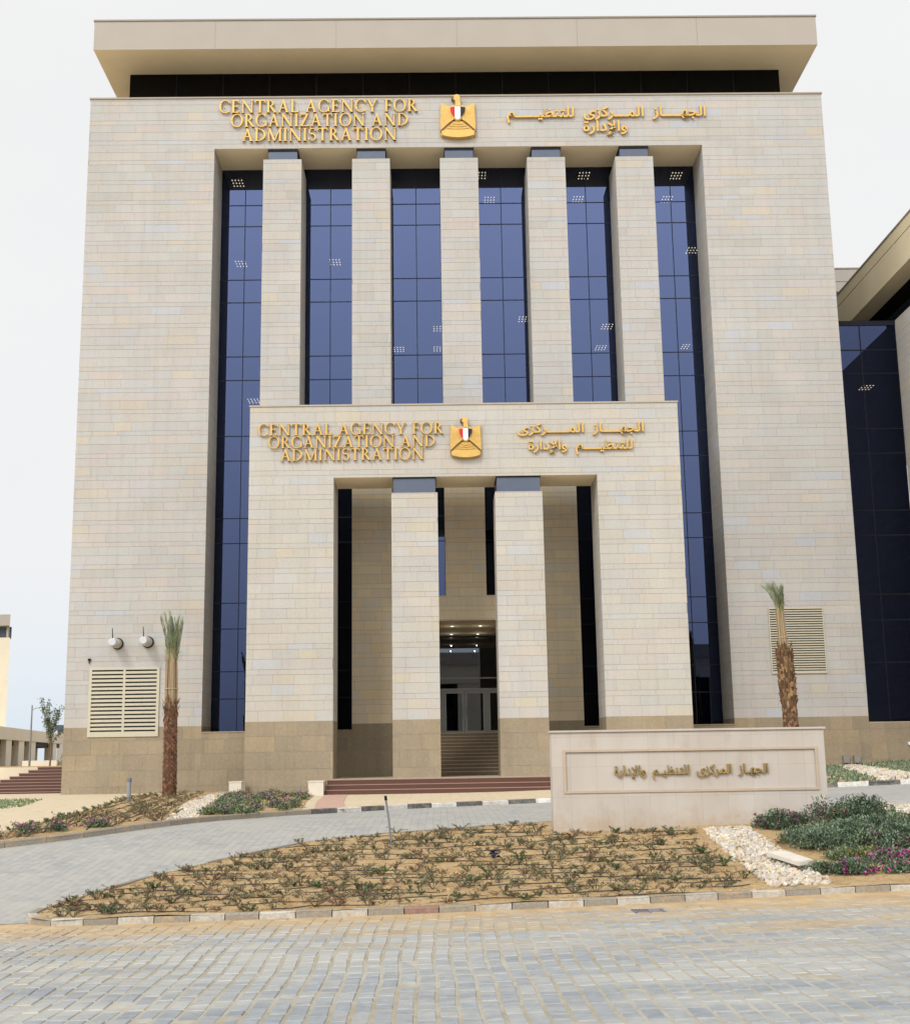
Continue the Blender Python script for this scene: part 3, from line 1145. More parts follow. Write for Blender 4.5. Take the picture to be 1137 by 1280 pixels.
def louvre(x0, x1, z0, z1, n, mid, fw, fh):
    fr = M()
    y0 = -.07
    fr.box(x0, x0 + fw, y0, -.004, z0, z1)
    fr.box(x1 - fw, x1, y0, -.004, z0, z1)
    fr.box(x0 + fw, x1 - fw, y0, -.004, z1 - fh, z1)
    fr.box(x0 + fw, x1 - fw, y0, -.004, z0, z0 + fh)
    cols = [(x0 + fw, x1 - fw)]
    if mid:
        xm = (x0 + x1) / 2
        fr.box(xm - .06, xm + .06, y0, -.004, z0 + fh, z1 - fh)
        cols = [(x0 + fw, xm - .06), (xm + .06, x1 - fw)]
    fo = fr.build('louvre', LOUVRE, bld)
    bk = M()
    bk.face([(x0 + fw, -.01, z0 + fh), (x1 - fw, -.01, z0 + fh), (x1 - fw, -.01, z1 - fh), (x0 + fw, -.01, z1 - fh)])
    bk.build('louvre_void', VOID, fo)
    s = M()
    pit = (z1 - z0 - 2 * fh) / n
    for a, b in cols:
        for k in range(n):
            zb = z0 + fh + pit * k
            hb = pit * (.56 if mid else .46)
            s.box(a, b, -.066, -.05, zb, zb + hb)
            v = [(a, -.05, zb + hb), (b, -.05, zb + hb), (b, -.014, zb + pit * .62), (a, -.014, zb + pit * .62)]
            s.poly(v, [(0, 1, 2, 3)])
    s.build('louvre_blades', LOUVRE, fo)


louvre(-18.1, -14.47, 2.93, 6.5, 16, True, .14, .14)
louvre(17.36, 20.26, 5.66, 9.1, 26, False, .05, .06)


# ------------------------------------------------------------------ lettering
TK, TN, SF, SH = .135, .062, .075, .045


def bar(x0, y0, x1, y1):
    return [(x0, y0), (x1, y0), (x1, y1), (x0, y1)]


def stem(x, w=TK, top=True, bot=True, y0=0, y1=1):
    out = [bar(x - w / 2, y0, x + w / 2, y1)]
    if top:
        out.append(bar(x - w / 2 - SF, y1 - SH, x + w / 2 + SF, y1))
    if bot:
        out.append(bar(x - w / 2 - SF, y0, x + w / 2 + SF, y0 + SH))
    return out


def diag(x0, y0, x1, y1, w):
    dx, dy = x1 - x0, y1 - y0
    h = w * sqrt(dx * dx + dy * dy) / abs(dy) / 2
    return [(x0 - h, y0), (x0 + h, y0), (x1 + h, y1), (x1 - h, y1)]


def arc(cx, cy, rx, ry, a0, a1, n=18, tk=TK, tn=TN):
    out, inn = [], []
    for i in range(n + 1):
        a = radians(a0 + (a1 - a0) * i / n)
        t = tn + (tk - tn) * cos(a) ** 2
        out.append((cx + rx * cos(a), cy + ry * sin(a)))
        inn.append((cx + (rx - t) * cos(a), cy + (ry - t * .8) * sin(a)))
    return [[out[i], out[i + 1], inn[i + 1], inn[i]] for i in range(n)]


def serif_tri(x, y, dx, dy):
    return [(x, y), (x + dx, y), (x + dx, y + dy)]


GLYPH = {
    'C': (.80, arc(.46, .5, .44, .53, 48, 312) + [bar(.71, .74, .76, .97), bar(.70, .05, .74, .2)]),
    'E': (.64, stem(.17) + [bar(.2, 1 - TN, .54, 1), bar(.2, .49, .46, .49 + TN), bar(.2, 0, .57, TN), bar(.49, .80, .54, 1), bar(.42, .40, .46, .62), bar(.53, 0, .58, .2)]),
    'N': (.94, stem(.16, TN, True, True) + stem(.80, TN, True, True) + [diag(.16, 1, .80, 0, TK)]),
    'T': (.74, stem(.37, TK, False, True) + [bar(.03, 1 - TN, .71, 1), bar(.02, .8, .07, 1), bar(.67, .8, .72, 1)]),
    'R': (.76, stem(.17) + arc(.2, .74, .36, .26, -90, 90) + [bar(.2, 1 - TN * .8, .26, 1), diag(.34, .5, .66, 0, TK), bar(.56, 0, .78, SH)]),
    'A': (.84, [diag(.14, 0, .42, 1, TN), diag(.70, 0, .40, 1, TK), bar(.22, .32, .62, .32 + TN), bar(.03, 0, .25, SH), bar(.56, 0, .83, SH)]),
    'L': (.64, stem(.17) + [bar(.2, 0, .56, TN), bar(.54, 0, .59, .22)]),
    'G': (.88, arc(.46, .5, .44, .53, 48, 318) + [bar(.71, .74, .76, .97), bar(.70, .06, .70 + TK, .42), bar(.62, .38, .91, .42)]),
    'Y': (.80, [diag(.38, .42, .12, 1, TK), diag(.42, .42, .70, 1, TN), bar(.0, 1 - SH, .26, 1), bar(.60, 1 - SH, .82, 1)] + stem(.40, TK, False, True, 0, .46)),
    'F': (.60, stem(.17) + [bar(.2, 1 - TN, .54, 1), bar(.2, .47, .46, .47 + TN), bar(.49, .80, .54, 1), bar(.42, .39, .46, .61)]),
    'O': (.94, arc(.47, .5, .45, .53, 0, 360, 28)),
    'I': (.34, stem(.17)),
    'Z': (.72, [bar(.05, 1 - TN, .66, 1), bar(.04, 0, .68, TN), diag(.13, 0, .58, 1, TK), bar(.04, .80, .09, 1), bar(.64, 0, .69, .2)]),
    'D': (.86, stem(.17) + arc(.22, .5, .60, .5, -90, 90) + [bar(.2, 1 - TN * .8, .27, 1), bar(.2, 0, .27, TN * .8)]),
    'M': (1.06, stem(.14, TN, False, True) + stem(.92, TK, False, True) + [diag(.52, .02, .14, 1, TK), diag(.54, .02, .92, 1, TN), bar(.02, 1 - SH, .16, 1), bar(.9, 1 - SH, 1.06, 1)]),
    'S': (.60, arc(.30, .745, .25, .27, 60, 255, 12, .10, .075) + arc(.30, .27, .27, .28, -120, 78, 12, .10, .075) + [bar(.48, .78, .53, .98), bar(.04, .02, .09, .24), diag(.30, .50, .24, .60, .2)]),
}


def text_mesh(s, x0, x1, zb, h, y, thick, standoff=.05):
    """raised roman capitals on a wall facing -Y, fitted between x0 and x1"""
    gap, sp = .07, .38
    tot = 0
    for ch in s:
        tot += sp if ch == ' ' else GLYPH[ch][0] + gap
    tot -= gap
    k = (x1 - x0) / tot
    mm = M()
    x = x0
    i = 0
    for ch in s:
        if ch == ' ':
            x += sp * k
            continue
        wd, pcs = GLYPH[ch]
        for p in pcs:
            dd = .0023 * (i % 7)
            i += 1
            mm.prism([(x + px * k, zb + pz * h) for px, pz in p], y - standoff - thick - dd, y - standoff + dd)
        # small stand-off pins fixing the letter to the wall
        mm.box(x + wd * k * .45, x + wd * k * .45 + .03, y - standoff - .02, y + .001, zb + h * .45, zb + h * .5)
        x += (wd + gap) * k
    return mm


def roman_sign(name, label, lines, y, h, thick):
    t = thing(name, label, 'sign', (sum(l[1] + l[2] for l in lines) / 2 / len(lines), y, lines[-1][3]))
    for s, x0, x1, zb in lines:
        text_mesh(s, x0, x1, zb, h, y, thick).build('lettering', GOLD, t)
    return t


AR = {'aljihaz': '\uFEAF\uFE8E{k}\uFEEC\uFEA0\uFEDF\uFE8D', 'almarkazi': '\uFEEF\uFEB0\uFEDB \uFEAE{k}\uFEE4\uFEDF\uFE8D',
      'liltanzim': '\uFEE2{k}\uFEF4\uFEC8\uFEE8\uFE98\uFEE0\uFEDF', 'walidara': '\uFE93\uFEAD\uFE8D\uFEA9\uFEF9\uFE8D\uFEED'}
AR['almarkazi'] = '\uFEEF\uFEB0\uFEDB\uFEAE{k}\uFEE4\uFEDF\uFE8D'


def arabic_mesh(words, x0, x1, zc, h, y, thick, bold=.018, standoff=.05):
    """words: (key, kashidas) in visual order left to right; h = height of an alef"""
    s = '  '.join(AR[k].replace('{k}', '\u0640' * n) for k, n in words)
    c = bpy.data.curves.new('lettering_curve', 'FONT')
    c.body = s
    c.size = 1
    c.offset = bold
    c.extrude = .5
    c.resolution_u = 3
    o = bpy.data.objects.new('lettering_curve', c)
    COL.objects.link(o)
    bpy.context.view_layer.update()
    me = bpy.data.meshes.new_from_object(o.evaluated_get(bpy.context.evaluated_depsgraph_get()))
    V = [v.co.copy() for v in me.vertices]
    F = [tuple(p.vertices) for p in me.polygons]
    bpy.data.objects.remove(o)
    bpy.data.curves.remove(c)
    bpy.data.meshes.remove(me)
    # connected pieces, stepped in depth so that joined letters never share a plane
    par = list(range(len(V)))

    def find(a):
        while par[a] != a:
            par[a] = par[par[a]]
            a = par[a]
        return a
    # weld by position so each piece is found whole
    key = {}
    for i, v in enumerate(V):
        kk = (round(v.x, 5), round(v.y, 5), round(v.z, 5))
        if kk in key:
            par[find(i)] = find(key[kk])
        else:
            key[kk] = i
    for f in F:
        for q in f[1:]:
            par[find(q)] = find(f[0])
    groups = {}
    for i in range(len(V)):
        groups.setdefault(find(i), []).append(i)
    order = sorted(groups.values(), key=lambda g: min(V[i].x for i in g))
    stepv = [0] * len(V)
    for n, g in enumerate(order):
        for i in g:
            stepv[i] = n % 5
    xa, xb = min(v.x for v in V), max(v.x for v in V)
    kx = (x1 - x0) / (xb - xa)
    kz = h / .714
    mm = M()
    vs = []
    for i, v in enumerate(V):
        d = stepv[i] * .0025
        yy = y - standoff - thick - d if v.z > 0 else y - standoff + d
        vs.append((x0 + (v.x - xa) * kx, yy, zc + v.y * kz))
    mm.poly(vs, F)
    return mm


def arabic_sign(name, label, lines, y, h, thick, bold=.018):
    t = thing(name, label, 'sign', ((lines[0][1] + lines[0][2]) / 2, y, lines[-1][3]))
    for words, x0, x1, zb in lines:
        arabic_mesh(words, x0, x1, zb, h, y, thick, bold).build('lettering', GOLD, t)
    return t


roman_sign('building_sign', 'gold English raised lettering in three lines high under the roof, above the tall pillars',
           [('CENTRAL AGENCY FOR', -12.03, -.80, 37.62), ('ORGANIZATION AND', -11.36, -1.32, 36.76), ('ADMINISTRATION', -10.72, -2.0, 35.88)], 0, .76, .11)
roman_sign('building_sign', 'gold English raised lettering in three lines on the entrance portal, above its opening',
           [('CENTRAL AGENCY FOR', -8.70, .36, 17.22), ('ORGANIZATION AND', -8.2, -.03, 16.58), ('ADMINISTRATION', -7.60, -.60, 15.94)], PY, .58, .10)
arabic_sign('building_sign', 'gold Arabic raised lettering with one short word on its lower line, high under the roof',
            [([('liltanzim', 5), ('almarkazi', 3), ('aljihaz', 4)], 4.25, 15.55, 37.22), ([('walidara', 0)], 8.55, 11.05, 36.33)], 0, .62, .11)
arabic_sign('building_sign', 'gold Arabic raised lettering in two nearly equal lines on the entrance portal',
            [([('almarkazi', 5), ('aljihaz', 4)], 4.0, 10.2, 17.22), ([('walidara', 0), ('liltanzim', 4)], 4.5, 9.62, 16.36)], PY, .48, .10)


def emblem(label, cx, zb, wid, hgt, y):
    """gold eagle with a tricolour shield on its breast and a scroll at its feet"""
    t = thing('eagle_emblem', label, 'emblem', (cx, y, zb))
    kx, kz = wid / 405.0, hgt / 552.0
    U = lambda p: (cx + (p[0] - 540) * kx, zb + (682 - p[1]) * kz)
    mir = lambda P: [(1080 - a, b) for a, b in P]

    def layer(mm, P, d0, d1, inset=.06):
        """outline with a chamfered front edge"""
        Q = [U(p) for p in P]
        n = len(Q)
        ar = sum(Q[i][0] * Q[(i + 1) % n][1] - Q[(i + 1) % n][0] * Q[i][1] for i in range(n))
        if ar < 0:
            Q = Q[::-1]
        mx = sum(q[0] for q in Q) / n
        mz = sum(q[1] for q in Q) / n
        q2 = [(mx + (a - mx) * (1 - inset), mz + (b - mz) * (1 - inset)) for a, b in Q]
        v = [(a, y - d0, b) for a, b in Q] + [(a, y - d1 * .7, b) for a, b in Q] + [(a, y - d1, b) for a, b in q2]
        f = []
        for r in (0, 1):
            for i in range(n):
                j = (i + 1) % n
                f.append((r * n + i, r * n + j, (r + 1) * n + j, (r + 1) * n + i))
        f = [g for g in f]
        f.append(tuple(2 * n + i for i in range(n)))
        mm.poly(v, f)
    wing = [(352, 228), (372, 236), (400, 258), (430, 272), (468, 278), (478, 300), (478, 350), (486, 395), (505, 440), (470, 466), (430, 500), (388, 545), (344, 588), (341, 500), (345, 400), (348, 300)]
    for P in (wing, mir(wing)):
        mm = M()
        layer(mm, P, .0, .22, .05)
        # rows of flight feathers as raised ridges
        sgn = 1 if P is wing else -1
        for r in range(5):
            xx = 362 + r * 24
            pts = [(xx, 300 + r * 6), (xx + 4, 400), (xx - 2, 545 - r * 22)]
            if sgn < 0:
                pts = mir(pts)
            path = [(U(p)[0], y - .222, U(p)[1]) for p in pts]
            mm.tube(path, [.012, .02, .01], 5)
        mm.build('wing', GOLD, t)
    body = M()
    layer(body, [(470, 268), (500, 262), (580, 262), (612, 268), (622, 300), (610, 380), (592, 430), (560, 470), (520, 470), (488, 430), (470, 380), (458, 300)], .0, .26)
    body.build('breast', GOLD, t)
    tail = M()
    layer(tail, [(486, 462), (596, 462), (640, 505), (690, 550), (736, 592), (742, 630), (722, 655), (660, 672), (600, 680), (540, 683), (480, 680), (420, 672), (358, 655), (340, 630), (346, 592), (390, 550), (440, 505)], .0, .20)
    for k, zz in enumerate((500, 528, 556)):
        hw = 60 + k * 34
        path = [(U((540 + hw * s, zz + 10 * (1 - s * s)))[0], y - .205, U((540 + hw * s, zz + 10 * (1 - s * s)))[1]) for s in [-1 + .2 * i for i in range(11)]]
        tail.tube(path, .022, 5)
    for k in range(9):
        a = (540 + (k - 4) * 12, 470)
        b = (540 + (k - 4) * 36, 575)
        tail.tube([(U(a)[0], y - .2, U(a)[1]), (U(b)[0], y - .205, U(b)[1])], .012, 4)
    tail.build('tail', GOLD, t)
    sc = M()
    up = [(540 + 192 * s, 592 + 34 * (1 - s * s)) for s in [-1 + .1 * i for i in range(21)]]
    dn = [(540 + 178 * s, 650 + 30 * (1 - s * s)) for s in [1 - .1 * i for i in range(21)]]
    layer(sc, up + dn, .0, .29, .03)
    sc.build('scroll', GOLD, t)
    hd = M()
    layer(hd, [(512, 290), (512, 215), (500, 198), (482, 192), (474, 178), (476, 166), (486, 156), (500, 140), (520, 131), (545, 130), (562, 142), (570, 165), (571, 215), (578, 290)], .0, .30, .08)
    hd.build('head', GOLD, t)
    bk = M()
    layer(bk, [(476, 162), (500, 158), (500, 176), (490, 186), (484, 200), (474, 192), (471, 176)], .0, .31)
    bk.build('beak', GOLD_DARK, t)
    for nm, P, c in (('red_stripe', [(456, 302), (506, 292), (506, 428), (480, 392), (462, 345)], lin(190, 40, 44)),
                     ('white_stripe', [(507, 291), (569, 291), (569, 432), (540, 458), (507, 432)], lin(228, 228, 226)),
                     ('black_stripe', [(570, 292), (624, 302), (616, 345), (598, 392), (570, 428)], lin(36, 36, 40))):
        mm = M()
        layer(mm, P, .0, .31, .0)
        for i in range(len(mm.c)):
            mm.c[i] = c
        mm.build(nm, PAINT, t)
    gp = M()
    for P in ([(466, 468), (340, 598), (346, 608), (474, 476)], [(614, 468), (740, 598), (734, 608), (606, 476)]):
        gp.prism([U(p) for p in P], y - .228, y - .02)
    gp.build('feather_gap', GOLD_DARK, t)
    return t


emblem('gold eagle emblem with a red, white and black shield, high under the roof', 1.47, 35.93, 2.05, 2.66, 0)
emblem('gold eagle emblem with a red, white and black shield, above the portal opening', 1.455, 15.97, 1.56, 2.06, PY)

# --- ceiling lamps seen through the glass
proto = None
LAMPS = [(-11.98, 6.53, 36.6), (-11.94, 8.03, 31.95), (-6.11, 7.91, 31.95), (-2.28, 11.06, 27.29), (.25, 7.16, 27.29), (.24, 11.03, 27.29),
         (-10.78, 6.33, 22.63), (2.92, 5.76, 36.6), (3.6, 9.25, 36.6), (9.27, 5.92, 36.6), (9.26, 9.28, 36.6), (5.34, 5.6, 27.29),
         (10.49, 7.09, 27.29), (10.61, 11.16, 27.29), (14.96, 6.03, 36.6), (14.99, 9.4, 36.6), (15.82, 6.58, 31.95), (16.12, 11.09, 27.29), (25.6, 5.9, 22.9)]
for i, (x, y, z) in enumerate(LAMPS):
    if proto is None:
        mm = M()
        for a in range(4):
            for b in range(3):
                px, py = (a - 1.5) * .19, (b - 1) * .40
                mm.k = 0
                mm.box(px - .03, px + .03, py - .05, py + .05, -.03, -.005)
                mm.k = 1
        mm.k = 1
        mm.box(-.42, .42, -.6, .6, -.004, .03)
        proto = mm.build('ceiling_lamp', [GLOW, ROOM])
        tag(proto, 'lit grid of small warm dots, a ceiling lamp seen through dark glass', 'ceiling lamp', 'ceiling lamps behind the glass')
        proto.location = (x, y, z - .04)
    else:
        dup(proto, (x, y, z - .04))

# --- small fittings on the facade
for i, (x, z, lb) in enumerate(((-16.7, 7.71, 'white cylindrical fitting on the wall above the large louvre, the one farther from the palm'),
                                (-15.12, 7.77, 'white cylindrical fitting on the wall above the large louvre, the one nearer the palm'))):
    t = thing('wall_light', lb, 'wall light', (x, 0, z), 'white cylindrical fittings above the louvre')
    mm = M()
    mm.tube([(x, -.004, z), (x, -.12, z)], .30, 24)
    mm.build('wall_ring', FRAME, t)
    mm = M()
    mm.tube([(x, -.12, z), (x, -.72, z), (x, -.76, z)], [.25, .25, .22], 24)
    mm.build('body', plain('cream_metal', lin(176, 168, 152), .5, 0, .08), t)
    mm = M()
    mm.tube([(x, -.76, z), (x, -1.15, z), (x, -1.18, z)], [.2, .2, .17], 24)
    mm.build('cap', plain('white_metal', lin(182, 184, 190), .4, 0, .05), t)
    mm = M()
    mm.tube([(x - .02, -1.0, z + .18), (x - .03, -1.02, z + .42), (x - .05, -1.02, z + .72)], [.03, .025, .018], 6)
    mm.build('bracket', FRAME, t)
t = M()
t.box(-18.2, -18.06, -.1, -.003, 6.86, 6.96)
t.tube([(-18.13, -.06, 6.86), (-18.13, -.06, 6.70)], .03, 6)
tag(t.build('wall_hook', FRAME), 'tiny dark metal hook on the wall just above the large louvre', 'hook')
for x0, lb in ((20.72, 'small grey electrical box low on the plinth, nearer the sign wall'), (21.28, 'small grey electrical box low on the plinth, nearer the corner')):
    b = thing('electrical_box', lb, 'electrical box', (x0 + .17, -.1, 1.04), 'grey boxes on the plinth')
    t = M()
    t.box(x0, x0 + .34, -.2, -.008, 1.04, 1.42)
    t.build('body', plain('box_grey', lin(120, 118, 112), .6), b)
    t = M()
    t.box(x0 + .02, x0 + .32, -.215, -.201, 1.06, 1.40)
    t.build('lid', plain('lid_grey', lin(132, 129, 122), .6), b)
t = M()
t.tube([(24.25, -.01, 1.98), (24.25, -.16, 1.98)], .09, 12)
tag(t.build('plinth_lamp', plain('white_plastic', lin(225, 225, 222), .4)), 'small round white lamp on the plinth under the black corner glazing', 'lamp')

# ------------------------------------------------------------------ terrace steps
fs = thing('front_steps', 'three wide red granite steps up to the entrance terrace', 'steps', (3.5, -8.2, .1))
nst = 3
zt = .74
mm = M()
tr = M()
for k in range(nst):
    z0, z1 = -.1 if k == 0 else .1 + (zt - .1) * k / nst, .1 + (zt - .1) * (k + 1) / nst
    y0 = -9.1 + .36 * k
    mm.box(-5.05, 13, y0, y0 + .36 if k < nst - 1 else y0 + .34, z0 if k else -.1, z1 - .035)
    tr.box(-5.07, 13.02, y0 - .03, y0 + .36, z1 - .0345, z1)
mm.build('riser', GRANITE, fs)
tr.build('tread', GRANITE_TOP, fs)
tm = M()
tm.box(-5.0, 13.0, -8.02, -.03, -.2, zt - .004)
struct(tm.build('terrace', plain('terrace_paving', lin(176, 160, 136), .7, 0, .08, 3)))
for (x0, x1, y0, y1, z0, z1, lb) in ((-5.78, -5.12, -9.5, -8.1, -.1, .72, 'white stone block ending the red granite steps beside the flower bed'),
                                    (-9.55, -9.0, -7.6, -6.3, -.1, .72, 'white stone block at the portal corner behind the flower bed')):
    b = M()
    v = [(x0, y0, z0), (x1, y0, z0), (x1, y1, z0), (x0, y1, z0), (x0, y0, z1), (x1, y0, z1), (x1, y1, z1), (x0, y1, z1)]
    b.box(x0, x1, y0, y1, z0, z1 - .05)
    b.box(x0 - .02, x1 + .02, y0 - .02, y1 + .02, z1 - .049, z1)
    tag(b.build('stone_block', plain('white_stone', lin(198, 190, 174), .7, 0, .06, 3)), lb, 'stone block')

# ------------------------------------------------------------------ monument sign
SY = -35.5
sg = thing('monument_sign', 'long low pale stone wall with gold Arabic lettering inside a raised border', 'sign', (5.95, SY + .3, -.1))
sx0, sx1, sz0, sz1 = 2.66, 9.19, -.22, 2.21


def sign_f(t, out):
    p = principled(t, out, .7, 0, .3)
    g = N(t, 'ShaderNodeNewGeometry')
    mp = N(t, 'ShaderNodeMapping')
    mp.inputs['Scale'].default_value = (1.1, 1.1, .35)
    t.links.new(g.outputs['Position'], mp.inputs[0])
    a = noise(t, 1.2, 5, mp.outputs[0])
    c = mixrgb(t, 'MIX', remap(t, a, .35, .65, 0, 1), lin(176, 166, 155), lin(182, 175, 166))
    c = mixrgb(t, 'MIX', remap(t, noise(t, 2.2, 6, mp.outputs[0]), .55, .75, 0, .6), c, lin(164, 148, 133))
    # large marble slabs with hairline joints
    mp2 = N(t, 'ShaderNodeMapping')
    mp2.inputs['Rotation'].default_value = (radians(90), 0, 0)
    t.links.new(g.outputs['Position'], mp2.inputs[0])
    b = N(t, 'ShaderNodeTexBrick', offset=0.0)
    b.inputs['Scale'].default_value = 1
    b.inputs['Brick Width'].default_value = .62
    b.inputs['Row Height'].default_value = .70
    b.inputs['Mortar Size'].default_value = .003
    b.inputs['Color1'].default_value = (1, 1, 1, 1)
    b.inputs['Color2'].default_value = (.93, .92, .91, 1)
    b.inputs['Mortar'].default_value = (.72, .68, .64, 1)
    t.links.new(mp2.outputs[0], b.inputs['Vector'])
    c = mixrgb(t, 'MULTIPLY', 1, c, b.outputs['Color'])
    sx = N(t, 'ShaderNodeSeparateXYZ')
    t.links.new(g.outputs['Position'], sx.inputs[0])
    zz_ = N(t, 'ShaderNodeMath', operation='SUBTRACT')
    t.links.new(sx.outputs[2], zz_.inputs[0])
    t.links.new(remap(t, noise(t, 3, 7, None, .65), .3, .7, -.25, .35), zz_.inputs[1])
    c = mixrgb(t, 'MIX', remap(t, zz_.outputs[0], -.1, .35, .55, 0), c, lin(160, 138, 110))
    t.links.new(c, p.inputs['Base Color'])
    bump(t, p, noise(t, 40, 4), .08, .01)


SIGNST = mat('pale_marble', sign_f)
bz0, bz1, bx0, bx1 = .79, 1.80, 2.93, 9.0
b = M()
# front face as four strips round the sunk panel
b.face([(sx0, SY, sz0), (sx1, SY, sz0), (sx1, SY, bz0), (sx0, SY, bz0)])
b.face([(sx0, SY, bz1), (sx1, SY, bz1), (sx1, SY, sz1), (sx0, SY, sz1)])
b.face([(sx0, SY, bz0), (bx0, SY, bz0), (bx0, SY, bz1), (sx0, SY, bz1)])
b.face([(bx1, SY, bz0), (sx1, SY, bz0), (sx1, SY, bz1), (bx1, SY, bz1)])
b.face([(bx0, SY + .02, bz0), (bx1, SY + .02, bz0), (bx1, SY + .02, bz1), (bx0, SY + .02, bz1)])
b.face([(sx0, SY + .55, sz0), (sx0, SY, sz0), (sx0, SY, sz1), (sx0, SY + .55, sz1)])
b.face([(sx1, SY, sz0), (sx1, SY + .55, sz0), (sx1, SY + .55, sz1), (sx1, SY, sz1)])
b.face([(sx1, SY + .55, sz0), (sx0, SY + .55, sz0), (sx0, SY + .55, sz1), (sx1, SY + .55, sz1)])
b.face([(sx0, SY, sz1), (sx1, SY, sz1), (sx1, SY + .55, sz1), (sx0, SY + .55, sz1)])
b.build('body', SIGNST, sg)
c = M()
c.box(sx0 - .035, sx1 + .04, SY - .045, SY + .59, sz1 + .002, sz1 + .05)
c.build('coping', SIGNST, sg)
fr = M()
wd = .055
fr.box(bx0, bx1, SY - .03, SY + .019, bz1 - wd, bz1 + .002)
fr.box(bx0, bx1, SY - .03, SY + .019, bz0 - .002, bz0 + wd)
fr.box(bx0 - .002, bx0 + wd, SY - .03, SY + .019, bz0 + wd, bz1 - wd)
fr.box(bx1 - wd, bx1 + .002, SY - .03, SY + .019, bz0 + wd, bz1 - wd)
fr.build('border', plain('border_stone', lin(172, 154, 134), .6, 0, .05, 4), sg)
arabic_mesh([('walidara', 0), ('liltanzim', 1), ('almarkazi', 0), ('aljihaz', 1)], 4.13, 7.80, 1.205, .215, SY + .02, .05, .012, .02).build('lettering', GOLD_OLD, sg)

# ------------------------------------------------------------------ the wing on the right
wing = thing('wing_building', 'neighbouring stone wing with a deep flat roof and tall black corner glazing', 'building', (34, -10, 0))
WX, WZ = 26.38, 25.85
ww = M()
cladding(ww, (WX, 0, 0), Y, mX, -10, RD - .02, ZD, WZ, 201, 'warm')
ww.face([(WX, -10, 0), (60, -10, 0), (60, -10, WZ), (WX, -10, WZ)], PAL_WARM[0])
ww.face([(WX, -10, WZ), (60, -10, WZ), (60, 40, WZ), (WX, 40, WZ)], PAL_WARM[0])
ww.face([(WX, 40, 0), (WX, RD + .1, 0), (WX, RD + .1, WZ), (WX, 40, WZ)], PAL_WARM[0])
ww.build('wall', STONE, wing)
wp = M()
cladding(wp, (WX - .006, 0, 0), Y, mX, -10.0, -.02, -.8, ZD, 204, 'plinth')
cladding(wp, (0, -.006, 0), X, mY, XR + .004, WX - .01, -.5, SILL, 205, 'plinth')
wp.box(XR + .02, WX - .02, .0, RD - .02, SILL - .1, SILL + .05, lin(160, 146, 120))
wp.build('plinth', PLINTH, wing)
wn = bpy.data.objects.new('window', None)
COL.objects.link(wn)
wn.location = (24.3, RD, SILL)
wn.parent = wing
wn.matrix_parent_inverse = wmat(wing).inverted()
g = M()
g.face([(XR + .01, RD, SILL + .05), (WX - .01, RD, SILL + .05), (WX - .01, RD, WZ - .1), (XR + .01, RD, WZ - .1)])
g.build('glass_pane', glass_mat('corner_glass', (.021, .027, .053), .04), wn)
f = M()
f.box(24.27, 24.33, RD - .03, RD - .002, SILL + .05, WZ - .3)
f.box(XR + .01, WX - .01, RD - .05, RD - .002, WZ - .28, WZ)
for z in (24.11, 22.72, 19.47, 18.05, 14.78, 13.38, 10.08, 8.67, 6.36):
    f.box(XR + .01, 24.27, RD - .028, RD - .002, z - .03, z + .03)
    f.box(24.33, WX - .01, RD - .028, RD - .002, z - .03, z + .03)
f.build('window_frame', FRAME, wn)
i_ = M()
i_.face([(XR, 12, 3), (WX + 1, 12, 3), (WX + 1, 12, WZ), (XR, 12, WZ)])
for z in (13.42, 18.08, 22.96):
    i_.face([(XR + .05, RD + .12, z), (WX - .05, RD + .12, z), (WX - .05, 11.98, z), (XR + .05, 11.98, z)])
i_.face([(WX - .02, RD + .12, 3), (WX - .02, 12, 3), (WX - .02, 12, WZ), (WX - .02, RD + .12, WZ)])
i_.build('interior', ROOM, wing)
r = M()
zs, zj, zt2 = 28.4, 30.12, 30.9
r.k = 0
r.box(WX - .03, 62, -3, 42, zs + .003, zj)
r.box(WX + .12, 62, -2.9, 41.9, zj + .001, zj + .06)
r.box(WX - .03, 62, -3, 42, zj + .061, zt2)
r.k = 1
r.face([(WX - .03, -3, zs), (WX - .03, 42, zs), (62, 42, zs), (62, -3, zs)])
r.k = 2
r.box(WX - .07, 62, -3.05, 42.05, zt2 + .002, zt2 + .1)
r.build('roof', [plain('cream_fascia', lin(206, 192, 160), .75, 0, .03, .6), SOFFIT, bpy.data.materials['roof_edge']], wing)
c = M()
c.box(27.48, 60, -1.6, 38, WZ + .003, zs - .004)
c.build('clerestory', DARKGLASS, wing)

# pale block across the road behind the photographer: it is seen mirrored in the lower glass
ob_ = thing('opposite_building', 'pale building with dark window bays across the road, seen only mirrored in the entrance glass', 'building', (46, -190, -1))
mm = M()
for k in range(9):
    x = -9 + k * 13
    mm.box(x, x + 7.4, -196, -190, -1, 17)
mm.box(-9, 102.4, -196, -189.6, 17, 21)
mm.build('wall', plain('opposite_stone', lin(196, 188, 172), .8, 0, .05, .3), ob_)
for k in range(8):
    x = -9 + k * 13 + 7.4
    mm = M()
    mm.box(x, x + 5.6, -195, -192, -1, 16.99)
    mm.build('window', DARKGLASS, ob_)
mm = M()
mm.box(-8.6, 104, -198, -188.6, 21.01, 23.6)
mm.build('roof', PLASTER, ob_)

